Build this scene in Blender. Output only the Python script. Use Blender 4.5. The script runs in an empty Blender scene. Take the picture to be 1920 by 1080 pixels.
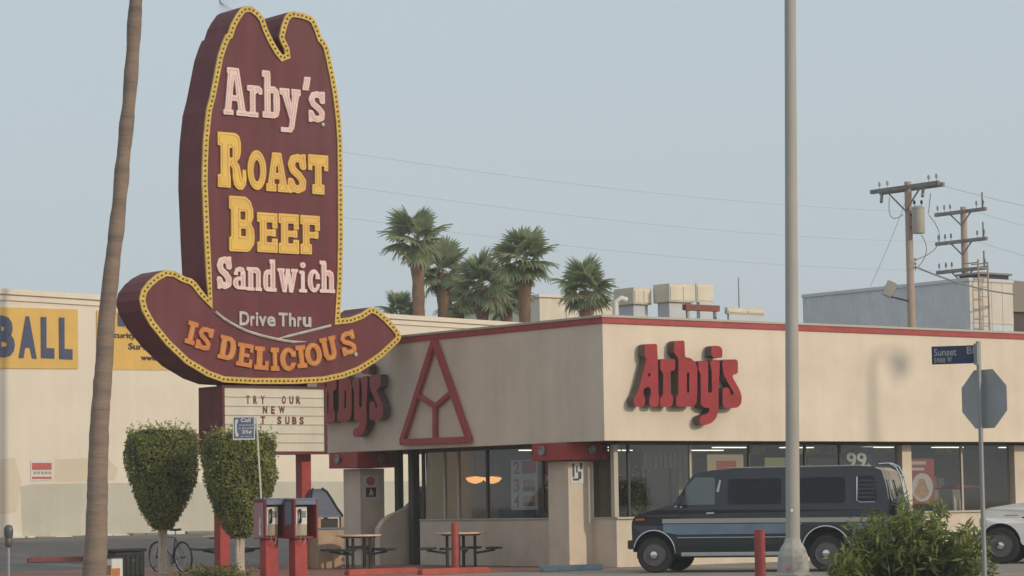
import bpy, bmesh, math, random
import numpy as np
from mathutils import Vector, Matrix
from mathutils.geometry import tessellate_polygon
rnd = random.Random(7)
PI = math.pi
rad = math.radians

# ------------------------------------------------------------------ camera
# world axes follow the restaurant: its corner stands at (0,0), the sunlit front runs along +X, the shaded side along +Y
FPX, CAMH = 5032.0, 1.37
YAW, PITCH, ROLL = rad(52.0), rad(4.65), rad(0.9)
FH = np.array([math.cos(YAW), math.sin(YAW), 0]); R0 = np.array([math.sin(YAW), -math.cos(YAW), 0]); ZZ = np.array([0, 0, 1.0])
FW = FH * math.cos(PITCH) + ZZ * math.sin(PITCH); UP = -FH * math.sin(PITCH) + ZZ * math.cos(PITCH)
RT = R0 * math.cos(ROLL) - UP * math.sin(ROLL); U2 = UP * math.cos(ROLL) + R0 * math.sin(ROLL)
CAM = np.array([-37.11, -44.35, CAMH])
sc = bpy.context.scene
col = sc.collection
cam_d = bpy.data.cameras.new('camera'); cam = bpy.data.objects.new('camera', cam_d); col.objects.link(cam)
cam_d.sensor_width = 36; cam_d.lens = 36 * FPX / 1920; cam_d.clip_start = 0.5; cam_d.clip_end = 3000
cam.matrix_world = Matrix(((RT[0], U2[0], -FW[0], CAM[0]), (RT[1], U2[1], -FW[1], CAM[1]), (RT[2], U2[2], -FW[2], CAM[2]), (0, 0, 0, 1)))
sc.camera = cam
# ------------------------------------------------------------------ sky and sun
SUN_AZ, SUN_EL = rad(54.0), rad(21.0)          # azimuth measured to the right of straight behind the camera
sv = math.sin(SUN_AZ) * R0 - math.cos(SUN_AZ) * FH
SUNV = Vector((sv[0] * math.cos(SUN_EL), sv[1] * math.cos(SUN_EL), math.sin(SUN_EL)))
world = bpy.data.worlds.new('World'); sc.world = world; world.use_nodes = True
wn = world.node_tree.nodes; wl = world.node_tree.links
sky = wn.new('ShaderNodeTexSky'); sky.sky_type = 'NISHITA'; sky.sun_disc = False
sky.sun_elevation = SUN_EL; sky.sun_rotation = math.atan2(sv[0], sv[1])
sky.altitude = 60; sky.air_density = 1.0; sky.dust_density = 5.0; sky.ozone_density = 1.2
bg = wn['Background']; bg.inputs['Strength'].default_value = 0.15
hz = wn.new('ShaderNodeMix'); hz.data_type = 'RGBA'; hz.inputs[0].default_value = 0.85      # even, smoggy veil over the whole sky
hz.inputs[7].default_value = (3.55, 4.03, 4.34, 1)
wl.new(sky.outputs[0], hz.inputs[6]); wl.new(hz.outputs[2], bg.inputs['Color'])
sun_d = bpy.data.lights.new('sun', 'SUN'); sun_d.energy = 1.5; sun_d.angle = rad(1.5); sun_d.color = (1.0, 0.85, 0.66)
sun = bpy.data.objects.new('sun', sun_d); col.objects.link(sun)
sun.rotation_euler = SUNV.to_track_quat('Z', 'Y').to_euler()
sc.view_settings.view_transform = 'Standard'; sc.view_settings.look = 'None'
sc.view_settings.exposure = 0.06; sc.view_settings.gamma = 1.0
sc.render.engine = 'CYCLES'
sc.cycles.max_bounces = 6; sc.cycles.transparent_max_bounces = 16; sc.cycles.use_denoising = True
sc.cycles.caustics_reflective = False; sc.cycles.caustics_refractive = False
sc.render.filter_size = 1.9

# ------------------------------------------------------------------ pixel -> place
def ray(x, y): return FW + RT * ((x - 960) / FPX) + U2 * ((540 - y) / FPX)
def on_x(x, y, v): d = ray(x, y); return CAM + d * ((v - CAM[0]) / d[0])
def on_y(x, y, v): d = ray(x, y); return CAM + d * ((v - CAM[1]) / d[1])
def on_z(x, y, v=0.0): d = ray(x, y); return CAM + d * ((v - CAM[2]) / d[2])
def at(x, y, D): d = ray(x, y); return CAM + d * (D / np.dot(d, FH))
def rise(y): 
    t = min(1, max(0, (y - 13.0) / 14.0)); return 0.66 * t * t * (3 - 2 * t)
def on_ground(x, y):
    d = ray(x, y); lo, hi = 5.0, 400.0
    for _ in range(60):
        m = (lo + hi) / 2; p = CAM + d * m
        if p[2] > rise(p[1]): lo = m
        else: hi = m
    return CAM + d * lo
def base_at(x, D):                              # ground point under column x at depth D
    p = at(x, 1000, D); return np.array([p[0], p[1], rise(p[1])])

# ------------------------------------------------------------------ materials
MATS = {}
def srgb(r, g, b):
    f = lambda c: (c / 12.92) if c <= 0.04045 else ((c + 0.055) / 1.055) ** 2.4
    return (f(r / 255), f(g / 255), f(b / 255))
def mat(name, c, rough=0.6, metal=0.0, var=0.0, vs=3.0, bump=0.0, bs=40.0, c2=None, spec=0.4, stretch=None, emit=None, es=0.0, coat=0.0, streak=0.0):
    if name in MATS: return MATS[name]
    m = bpy.data.materials.new(name); m.use_nodes = True
    nt = m.node_tree; N = nt.nodes; L = nt.links
    b = N['Principled BSDF']
    b.inputs['Base Color'].default_value = (*c, 1); b.inputs['Roughness'].default_value = rough
    b.inputs['Metallic'].default_value = metal; b.inputs['Specular IOR Level'].default_value = spec
    b.inputs['Coat Weight'].default_value = coat; b.inputs['Coat Roughness'].default_value = 0.12
    if emit: b.inputs['Emission Color'].default_value = (*emit, 1); b.inputs['Emission Strength'].default_value = es
    tc = N.new('ShaderNodeTexCoord'); src = tc.outputs['Object']
    if stretch:
        mp = N.new('ShaderNodeMapping'); mp.inputs['Scale'].default_value = stretch; L.new(src, mp.inputs[0]); src = mp.outputs[0]
    if var or c2:
        n = N.new('ShaderNodeTexNoise'); n.inputs['Scale'].default_value = vs; n.inputs['Detail'].default_value = 7; n.inputs['Roughness'].default_value = 0.62
        L.new(src, n.inputs['Vector'])
        r = N.new('ShaderNodeValToRGB'); r.color_ramp.elements[0].position = 0.3; r.color_ramp.elements[1].position = 0.72
        lo = c2 if c2 else tuple(v * (1 - var) for v in c); hi = c if c2 else tuple(min(1, v * (1 + var * 0.6)) for v in c)
        r.color_ramp.elements[0].color = (*lo, 1); r.color_ramp.elements[1].color = (*hi, 1)
        L.new(n.outputs['Fac'], r.inputs[0]); out = r.outputs[0]
        if streak:
            mp2 = N.new('ShaderNodeMapping'); mp2.inputs['Scale'].default_value = (2.2, 2.2, 0.12); L.new(tc.outputs['Object'], mp2.inputs[0])
            n2 = N.new('ShaderNodeTexNoise'); n2.inputs['Scale'].default_value = 1.6; n2.inputs['Detail'].default_value = 5; L.new(mp2.outputs[0], n2.inputs['Vector'])
            r2 = N.new('ShaderNodeValToRGB'); r2.color_ramp.elements[0].position = 0.35; r2.color_ramp.elements[1].position = 0.65
            k = 1 - streak; r2.color_ramp.elements[0].color = (k, k, k * 0.98, 1); r2.color_ramp.elements[1].color = (1, 1, 1, 1)
            L.new(n2.outputs['Fac'], r2.inputs[0])
            mx = N.new('ShaderNodeMix'); mx.data_type = 'RGBA'; mx.blend_type = 'MULTIPLY'; mx.inputs[0].default_value = 1
            L.new(out, mx.inputs[6]); L.new(r2.outputs[0], mx.inputs[7]); out = mx.outputs[2]
        L.new(out, b.inputs['Base Color'])
    if bump:
        n = N.new('ShaderNodeTexNoise'); n.inputs['Scale'].default_value = bs; n.inputs['Detail'].default_value = 4; L.new(src, n.inputs['Vector'])
        bp = N.new('ShaderNodeBump'); bp.inputs['Strength'].default_value = bump; bp.inputs['Distance'].default_value = 0.02
        L.new(n.outputs['Fac'], bp.inputs['Height']); L.new(bp.outputs[0], b.inputs['Normal'])
    MATS[name] = m; return m
def glass(name, tint=(0.74, 0.77, 0.75), refl=0.10):
    m = bpy.data.materials.new(name); m.use_nodes = True; N = m.node_tree.nodes; L = m.node_tree.links
    N.remove(N['Principled BSDF'])
    t = N.new('ShaderNodeBsdfTransparent'); t.inputs[0].default_value = (*tint, 1)
    g = N.new('ShaderNodeBsdfGlossy'); g.inputs['Roughness'].default_value = 0.03; g.inputs['Color'].default_value = (0.9, 0.93, 0.95, 1)
    f = N.new('ShaderNodeLayerWeight'); f.inputs[0].default_value = 0.5
    pw = N.new('ShaderNodeMath'); pw.operation = 'POWER'; pw.inputs[1].default_value = 5.0; L.new(f.outputs['Facing'], pw.inputs[0])
    a = N.new('ShaderNodeMath'); a.operation = 'MULTIPLY_ADD'; a.inputs[1].default_value = 0.9; a.inputs[2].default_value = refl; L.new(pw.outputs[0], a.inputs[0])
    x = N.new('ShaderNodeMixShader'); L.new(a.outputs[0], x.inputs[0]); L.new(t.outputs[0], x.inputs[1]); L.new(g.outputs[0], x.inputs[2])
    L.new(x.outputs[0], N['Material Output'].inputs[0]); MATS[name] = m; return m
def leafmat(name, c, c2, vs=2.0, trans=0.25):
    m = bpy.data.materials.new(name); m.use_nodes = True; N = m.node_tree.nodes; L = m.node_tree.links
    b = N['Principled BSDF']; b.inputs['Roughness'].default_value = 0.55; b.inputs['Specular IOR Level'].default_value = 0.3
    at_ = N.new('ShaderNodeVertexColor'); at_.layer_name = 'tone'
    r = N.new('ShaderNodeValToRGB'); r.color_ramp.elements[0].color = (*c2, 1); r.color_ramp.elements[1].color = (*c, 1)
    L.new(at_.outputs[0], r.inputs[0]); L.new(r.outputs[0], b.inputs['Base Color'])
    t = N.new('ShaderNodeBsdfTranslucent'); L.new(r.outputs[0], t.inputs[0])
    x = N.new('ShaderNodeMixShader'); x.inputs[0].default_value = trans
    L.new(b.outputs[0], x.inputs[1]); L.new(t.outputs[0], x.inputs[2]); L.new(x.outputs[0], N['Material Output'].inputs[0])
    MATS[name] = m; return m

STUCCO = mat('stucco_tan', (0.80, 0.69, 0.56), 0.9, var=0.13, vs=0.5, bump=0.35, bs=55, spec=0.15, streak=0.045)
STUCCO2 = mat('stucco_wall_lower', (0.72, 0.62, 0.50), 0.9, var=0.14, vs=1.3, bump=0.35, bs=55, spec=0.15, streak=0.05)
BANDRED = mat('red_band_paint', (0.42, 0.075, 0.075), 0.5, var=0.18, vs=4, spec=0.4)
LETRED = mat('red_letter_plastic', (0.36, 0.032, 0.038), 0.38, var=0.22, vs=2.2, spec=0.4)
LETSIDE = mat('letter_return_metal', (0.115, 0.085, 0.065), 0.5, var=0.3, vs=3)
REDPAINT = mat('red_post_paint', (0.40, 0.055, 0.05), 0.5, var=0.25, vs=5, bump=0.1, bs=60)
MAROON = mat('maroon_sign_face', (0.155, 0.022, 0.030), 0.5, var=0.22, vs=0.4, spec=0.25, streak=0.2, c2=(0.165, 0.058, 0.068))
MAROONS = mat('maroon_sign_side', (0.19, 0.036, 0.042), 0.55, var=0.2, vs=1.5, spec=0.2, streak=0.15)
YELLOW = mat('yellow_trim', (0.70, 0.48, 0.10), 0.5, var=0.25, vs=7)
BULB = mat('dark_bulb', (0.15, 0.10, 0.035), 0.25)
LPINK = mat('letter_pinkish_white', (0.86, 0.72, 0.67), 0.5, var=0.0, vs=5, c2=(0.80, 0.54, 0.50))
LYEL = mat('letter_amber', (0.86, 0.58, 0.10), 0.5, vs=2.2, c2=(0.74, 0.44, 0.11))
LORG = mat('letter_orange', (0.68, 0.26, 0.055), 0.5, vs=4, c2=(0.55, 0.17, 0.045))
LWHITE = mat('letter_white', (0.62, 0.60, 0.54), 0.5, vs=6, c2=(0.40, 0.38, 0.34))
NEONP = mat('neon_tube_pink', (0.80, 0.55, 0.52), 0.3)
NEONO = mat('neon_tube_orange', (0.76, 0.46, 0.14), 0.3)
PANELW = mat('reader_panel', (0.72, 0.68, 0.57), 0.45, var=0.10, vs=2.0, streak=0.06)
RAIL = mat('reader_rail', (0.38, 0.35, 0.27), 0.5)
READLET = mat('reader_letter', (0.17, 0.03, 0.025), 0.5)
ASPHALT = mat('asphalt', (0.105, 0.10, 0.094), 0.92, var=0.30, vs=0.35, bump=0.5, bs=25, spec=0.2)
LOT = mat('lot_asphalt', (0.20, 0.185, 0.172), 0.92, var=0.22, vs=0.5, bump=0.4, bs=30, spec=0.2)
CONC = mat('concrete', (0.30, 0.265, 0.23), 0.9, var=0.22, vs=0.8, bump=0.3, bs=30, spec=0.2)
PATIO = mat('red_concrete', (0.32, 0.165, 0.135), 0.85, var=0.3, vs=0.9, bump=0.3, bs=30, spec=0.25)
WHITEWALL = mat('painted_block_wall', (0.82, 0.74, 0.625), 0.9, var=0.09, vs=0.35, bump=0.3, bs=20, spec=0.15, streak=0.03)
WALLTRIM = mat('wall_cornice', (0.82, 0.73, 0.60), 0.85, var=0.08, vs=1)
WALLPATCH = mat('wall_paint_grey', (0.60, 0.575, 0.49), 0.9, var=0.10, vs=0.5, spec=0.15, streak=0.04)
WALLPATCH2 = mat('wall_paint_tan', (0.72, 0.63, 0.49), 0.9, var=0.10, vs=0.5, spec=0.15)
BANNER = mat('banner_yellow', (0.76, 0.48, 0.13), 0.7, var=0.08, vs=1.2)
NAVY = mat('banner_navy', (0.075, 0.09, 0.16), 0.7, var=0.1, vs=3)
INK = mat('dark_ink', (0.05, 0.045, 0.05), 0.7)
SIGNWHITE = mat('sign_white', (0.72, 0.70, 0.66), 0.5, var=0.08, vs=5)
SIGNRED = mat('sign_red', (0.55, 0.13, 0.12), 0.5, var=0.1, vs=5)
DARKMETAL = mat('dark_metal', (0.05, 0.048, 0.045), 0.5, metal=0.3)
FRAMEDARK = mat('window_frame_bronze', (0.075, 0.07, 0.06), 0.45, metal=0.3)
FRAMELIGHT = mat('window_frame_light', (0.50, 0.45, 0.37), 0.5)
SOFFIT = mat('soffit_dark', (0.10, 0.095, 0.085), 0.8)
GLASS = glass('window_glass', refl=0.09)
CHROME = mat('chrome', (0.75, 0.75, 0.74), 0.15, metal=1.0)
ALU = mat('aluminium', (0.50, 0.50, 0.48), 0.38, metal=0.85, var=0.12, vs=6)
GALV = mat('galvanised_steel', (0.36, 0.365, 0.36), 0.5, metal=0.55, var=0.18, vs=2.5, stretch=(1, 1, 0.3))
POSTGREY = mat('lamp_post_concrete', (0.47, 0.44, 0.395), 0.8, var=0.14, vs=1.5, bump=0.1, bs=60, stretch=(1, 1, 0.4))
RUBBER = mat('rubber', (0.022, 0.022, 0.022), 0.75)
BARK = mat('palm_bark', (0.36, 0.26, 0.195), 0.92, vs=0.9, c2=(0.19, 0.15, 0.125), bump=0.9, bs=9, stretch=(0.5, 0.5, 4.2), spec=0.1)
BARK2 = mat('far_palm_bark', (0.27, 0.165, 0.105), 0.95, vs=3, c2=(0.17, 0.10, 0.07), bump=0.8, bs=10, spec=0.1)
TRUNKPALE = mat('pale_trunk', (0.62, 0.54, 0.45), 0.9, vs=4, c2=(0.42, 0.35, 0.28), bump=0.5, bs=20)
WOODPOLE = mat('utility_pole_wood', (0.50, 0.385, 0.31), 0.9, vs=2, c2=(0.40, 0.30, 0.24), bump=0.4, bs=14, stretch=(3, 3, 0.2))
ARMWOOD = mat('crossarm_wood', (0.26, 0.235, 0.215), 0.9, var=0.3, vs=4)
WIRE = mat('wire_dark', (0.24, 0.235, 0.23), 0.6)
TRANSF = mat('transformer_grey', (0.44, 0.41, 0.35), 0.5, var=0.1, vs=3)
ACMET = mat('rooftop_unit_cream', (0.76, 0.69, 0.56), 0.6, var=0.10, vs=2, streak=0.08)
GREYMETAL = mat('corrugated_grey', (0.62, 0.65, 0.68), 0.7, metal=0.0, var=0.1, vs=1.5)
LITPANEL = mat('sunlit_tone_metal', (0.70, 0.65, 0.56), 0.6, var=0.1, vs=1)  # sunlight on the shed end, put into the colour
VANPAINT = mat('van_navy_paint', (0.013, 0.017, 0.025), 0.24, var=0.25, vs=2, spec=0.5, coat=0.5)
VANLOW = mat('van_lower_paint', (0.014, 0.020, 0.032), 0.35, var=0.25, vs=2, coat=0.3)
VANGREY = mat('van_stripe_grey', (0.36, 0.35, 0.33), 0.5, metal=0.2)
VANBLUE = mat('van_stripe_blue', (0.15, 0.215, 0.29), 0.4, var=0.2, vs=3)
VANGLASS = mat('van_tinted_glass', (0.004, 0.005, 0.008), 0.06, spec=0.4)
CARGLASS = glass('car_glass', (0.45, 0.5, 0.5), 0.2)
WHITEPAINT = mat('truck_white_paint', (0.80, 0.79, 0.77), 0.35, coat=0.4, var=0.06, vs=2)
AMBER = mat('amber_lens', (0.55, 0.12, 0.03), 0.3)
GREENSEAT = mat('seat_dark_green', (0.022, 0.05, 0.045), 0.3, coat=0.3)
TABLETOP = mat('table_top_wood', (0.80, 0.64, 0.42), 0.5, var=0.12, vs=4)
BINGREEN = mat('bin_dark_green', (0.009, 0.014, 0.013), 0.5, var=0.2, vs=4)
KERBRED = mat('kerb_red', (0.42, 0.085, 0.055), 0.75, var=0.25, vs=4)
KERBBLUE = mat('kerb_blue', (0.21, 0.29, 0.34), 0.75, var=0.25, vs=5)
SHELLRED = mat('phone_shell_red', (0.23, 0.028, 0.03), 0.4, var=0.15, vs=4)
PHONEBLUE = mat('phone_strip_blue', (0.16, 0.19, 0.26), 0.35)
PHONEMET = mat('phone_face_steel', (0.42, 0.36, 0.27), 0.4, metal=0.4)
PHONEBLK = mat('phone_black', (0.02, 0.02, 0.02), 0.35)
SIGNBLUE = mat('sign_blue', (0.12, 0.16, 0.27), 0.5, var=0.08, vs=6)
STREETBLUE = mat('street_sign_blue', (0.035, 0.05, 0.105), 0.5, var=0.1, vs=6)
HOODBLUE = mat('bin_hood_blue', (0.12, 0.145, 0.19), 0.45, var=0.15, vs=4)
TANBLOCK = mat('bin_tan_block', (0.50, 0.36, 0.24), 0.85, var=0.2, vs=3, bump=0.3)
LEAFTOP = leafmat('topiary_leaf', (0.42, 0.43, 0.115), (0.10, 0.135, 0.04), trans=0.4)
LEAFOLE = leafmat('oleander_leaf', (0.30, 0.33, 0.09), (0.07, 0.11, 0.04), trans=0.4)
LEAFPALM = leafmat('palm_leaf', (0.40, 0.45, 0.24), (0.19, 0.235, 0.13), trans=0.5)
LEAFDEAD = leafmat('palm_leaf_dry', (0.30, 0.22, 0.12), (0.18, 0.125, 0.07))
PETAL = mat('petal_pink', (0.60, 0.20, 0.20), 0.6)
PETALW = mat('petal_white', (0.75, 0.72, 0.68), 0.6)
INTWALL = mat('interior_wall', (0.46, 0.39, 0.29), 0.8, var=0.15, vs=1.5)
INTDARK = mat('interior_dark', (0.055, 0.05, 0.045), 0.7)
INTFLOOR = mat('interior_floor', (0.20, 0.13, 0.10), 0.5, var=0.2, vs=2)
INTBLUE = mat('booth_blue', (0.08, 0.13, 0.20), 0.6)
INTWOOD = mat('counter_wood', (0.20, 0.12, 0.07), 0.55, var=0.2, vs=3)
CREAMCURT = mat('cream_blind', (0.62, 0.54, 0.38), 0.8, var=0.1, vs=6)
LAMPLIT = mat('pendant_glow', (0.9, 0.6, 0.3), 0.4, emit=(1.0, 0.45, 0.14), es=1.3)
TUBELIT = mat('fluorescent_and_fill_panel', (0.9, 0.9, 0.85), 0.4, emit=(1.0, 0.92, 0.76), es=1.7)
POSTERW = mat('poster_paper', (0.62, 0.58, 0.56), 0.6, var=0.06, vs=4)
POSTERR = mat('poster_red', (0.42, 0.08, 0.06), 0.6)
POSTERT = mat('poster_tan', (0.55, 0.33, 0.18), 0.6, var=0.35, vs=14)
POSTERN = mat('poster_navy', (0.02, 0.024, 0.035), 0.5)
MENUGREEN = mat('menu_green', (0.28, 0.30, 0.10), 0.6, var=0.2, vs=8)

# ------------------------------------------------------------------ mesh building
MX = {}
def tag(o, label=None, cat=None, group=None, kind=None):
    if label: o['label'] = label
    if cat: o['category'] = cat
    if group: o['group'] = group
    if kind: o['kind'] = kind
    return o
def thing(name, label, cat, loc=(0, 0, 0), rz=0.0, group=None):
    o = bpy.data.objects.new(name, None); col.objects.link(o); o.location = Vector(loc); o.rotation_euler = (0, 0, rz); o.empty_display_size = 0.2
    MX[o.name] = Matrix.Translation(Vector(loc)) @ Matrix.Rotation(rz, 4, 'Z')
    return tag(o, label, cat, group)
class MB:
    def __init__(s): s.v = []; s.f = []
    def add(s, vs, fs):
        k = len(s.v); s.v += [tuple(map(float, p)) for p in vs]; s.f += [tuple(i + k for i in f) for f in fs]; return s
    def box(s, x0, x1, y0, y1, z0, z1):
        return s.add([(x0, y0, z0), (x1, y0, z0), (x1, y1, z0), (x0, y1, z0), (x0, y0, z1), (x1, y0, z1), (x1, y1, z1), (x0, y1, z1)],
                     [(3, 2, 1, 0), (4, 5, 6, 7), (0, 1, 5, 4), (1, 2, 6, 5), (2, 3, 7, 6), (3, 0, 4, 7)])
    def bar(s, p, q, w, h=None, up=(0, 0, 1)):          # rectangular bar from p to q
        p, q = Vector(p), Vector(q); h = h or w; d = (q - p).normalized(); u = Vector(up)
        if abs(d.dot(u)) > 0.95: u = Vector((0, 1, 0))
        a = d.cross(u).normalized(); b = a.cross(d).normalized(); vs = []
        for o in (p, q):
            for sa, sb in ((-1, -1), (1, -1), (1, 1), (-1, 1)): vs.append(o + a * (sa * w / 2) + b * (sb * h / 2))
        return s.add(vs, [(0, 1, 2, 3), (7, 6, 5, 4), (0, 4, 5, 1), (1, 5, 6, 2), (2, 6, 7, 3), (3, 7, 4, 0)])
    def tube(s, pts, r, n=8, cap=True):
        pts = [Vector(p) for p in pts]; m = len(pts); rs = r if isinstance(r, (list, tuple)) else [r] * m
        k = len(s.v); pa = None; vs = []; fs = []
        for i, p in enumerate(pts):
            d = (pts[min(i + 1, m - 1)] - pts[max(i - 1, 0)]).normalized()
            if pa is None:
                u = Vector((0, 0, 1)) if abs(d.z) < 0.9 else Vector((1, 0, 0)); pa = d.cross(u).normalized()
            else: pa = (pa - d * pa.dot(d)).normalized()
            pb = d.cross(pa)
            for j in range(n):
                t = 2 * PI * j / n; vs.append(p + pa * (rs[i] * math.cos(t)) + pb * (rs[i] * math.sin(t)))
        for i in range(m - 1):
            for j in range(n): fs.append((i * n + j, i * n + (j + 1) % n, (i + 1) * n + (j + 1) % n, (i + 1) * n + j))
        if cap: fs.append(tuple(range(n - 1, -1, -1))); fs.append(tuple((m - 1) * n + j for j in range(n)))
        return s.add(vs, fs)
    def lathe(s, prof, c=(0, 0, 0), n=20, axis='z', M=None):
        vs = []; fs = []; m = len(prof)
        for (r, h) in prof:
            for j in range(n):
                t = 2 * PI * j / n; p = (r * math.cos(t), r * math.sin(t), h)
                if axis == 'y': p = (p[0], p[2], p[1])
                elif axis == 'x': p = (p[2], p[0], p[1])
                p = Vector(p)
                if M is not None: p = M @ p
                vs.append(p + Vector(c))
        for i in range(m - 1):
            for j in range(n): fs.append((i * n + j, i * n + (j + 1) % n, (i + 1) * n + (j + 1) % n, (i + 1) * n + j))
        fs.append(tuple(range(n - 1, -1, -1))); fs.append(tuple((m - 1) * n + j for j in range(n)))
        return s.add(vs, fs)
    def prism(s, loops, f0, f1, faces='both'):          # loops of 2D points (first outer, rest holes); f0/f1 map (u,v) to front / back points
        flat = [p for l in loops for p in l]; n = len(flat)
        tri = tessellate_polygon([[Vector((p[0], p[1], 0)) for p in l] for l in loops])
        a = [f0(*p) for p in flat]; b = [f1(*p) for p in flat]; fs = []
        for t in tri:
            fs.append(tuple(t)); 
            if faces == 'both': fs.append(tuple(n + i for i in reversed(t)))
        k = 0
        for l in loops:
            m = len(l)
            for j in range(m): fs.append((k + j, k + (j + 1) % m, n + k + (j + 1) % m, n + k + j))
            k += m
        return s.add(a + b, fs)
    def sph(s, c, r, n=10, sq=(1, 1, 1)):
        prof = [(max(1e-3, math.sin(PI * i / n)) * r, -math.cos(PI * i / n) * r) for i in range(n + 1)]
        M = Matrix.Diagonal((sq[0], sq[1], sq[2], 1)); return s.lathe(prof, c, n + 2, M=M)
    def build(s, name, m, parent=None, smooth=False, bevel=0.0, local=False, fix=True):
        me = bpy.data.meshes.new(name); vs = s.v
        if parent is not None and not local:
            r = parent
            while r.parent is not None: r = r.parent
            inv = MX[r.name].inverted() if r.name in MX else Matrix()
            vs = [tuple(inv @ Vector(p)) for p in vs]
        me.from_pydata(vs, [], s.f); 
        if fix:
            bm = bmesh.new(); bm.from_mesh(me); bmesh.ops.recalc_face_normals(bm, faces=bm.faces); bm.to_mesh(me); bm.free()
        me.materials.append(m)
        if smooth: me.shade_smooth()
        o = bpy.data.objects.new(name, me); col.objects.link(o)
        if parent is not None: o.parent = parent
        if bevel:
            md = o.modifiers.new('edge', 'BEVEL'); md.width = bevel; md.segments = 2; md.limit_method = 'ANGLE'; md.angle_limit = rad(35)
        if smooth:
            try: me.set_sharp_from_angle(angle=rad(40))
            except Exception: pass
        return o
def share(o, name, parent, loc=(0, 0, 0), rot=(0, 0, 0), scale=(1, 1, 1)):
    c = bpy.data.objects.new(name, o.data); col.objects.link(c); c.parent = parent; c.location = loc; c.rotation_euler = rot; c.scale = scale; return c
def box_part(name, m, parent, x0, x1, y0, y1, z0, z1, bevel=0.0): return MB().box(x0, x1, y0, y1, z0, z1).build(name, m, parent, bevel=bevel)

# ------------------------------------------------------------------ glyphs: slab-serif letters as unions of strokes, contoured on a grid
def sd_poly(P, X, Y):
    d = np.full(X.shape, 1e9); ins = np.zeros(X.shape, bool); n = len(P)
    for i in range(n):
        ax, ay = P[i]; bx, by = P[(i + 1) % n]; ex, ey = bx - ax, by - ay
        wx, wy = X - ax, Y - ay; t = np.clip((wx * ex + wy * ey) / (ex * ex + ey * ey + 1e-12), 0, 1)
        d = np.minimum(d, np.hypot(wx - ex * t, wy - ey * t))
        c = ((ay > Y) != (by > Y)) & (X < (bx - ax) * (Y - ay) / ((by - ay) if abs(by - ay) > 1e-12 else 1e-12) + ax); ins ^= c
    return np.where(ins, -d, d)
def ell(cx, cy, rx, ry, n=28): return [(cx + rx * math.cos(2 * PI * i / n), cy + ry * math.sin(2 * PI * i / n)) for i in range(n)]
def bx(x0, y0, x1, y1): return [(x0, y0), (x1, y0), (x1, y1), (x0, y1)]
def B(*a): return ('+', bx(*a))
def NB(*a): return ('-', bx(*a))
def PO(*p): return ('+', list(p))
def NP(*p): return ('-', list(p))
def ST(t, *p): return ('s', list(p), t)
SS = [ST(.2, (.84, .70), (.80, .84), (.55, .90), (.28, .86), (.17, .72), (.28, .58), (.6, .46), (.82, .32), (.80, .16), (.55, .10), (.28, .13), (.15, .28)), B(.74, .62, 1, 1), B(0, 0, .22, .38)]
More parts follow.
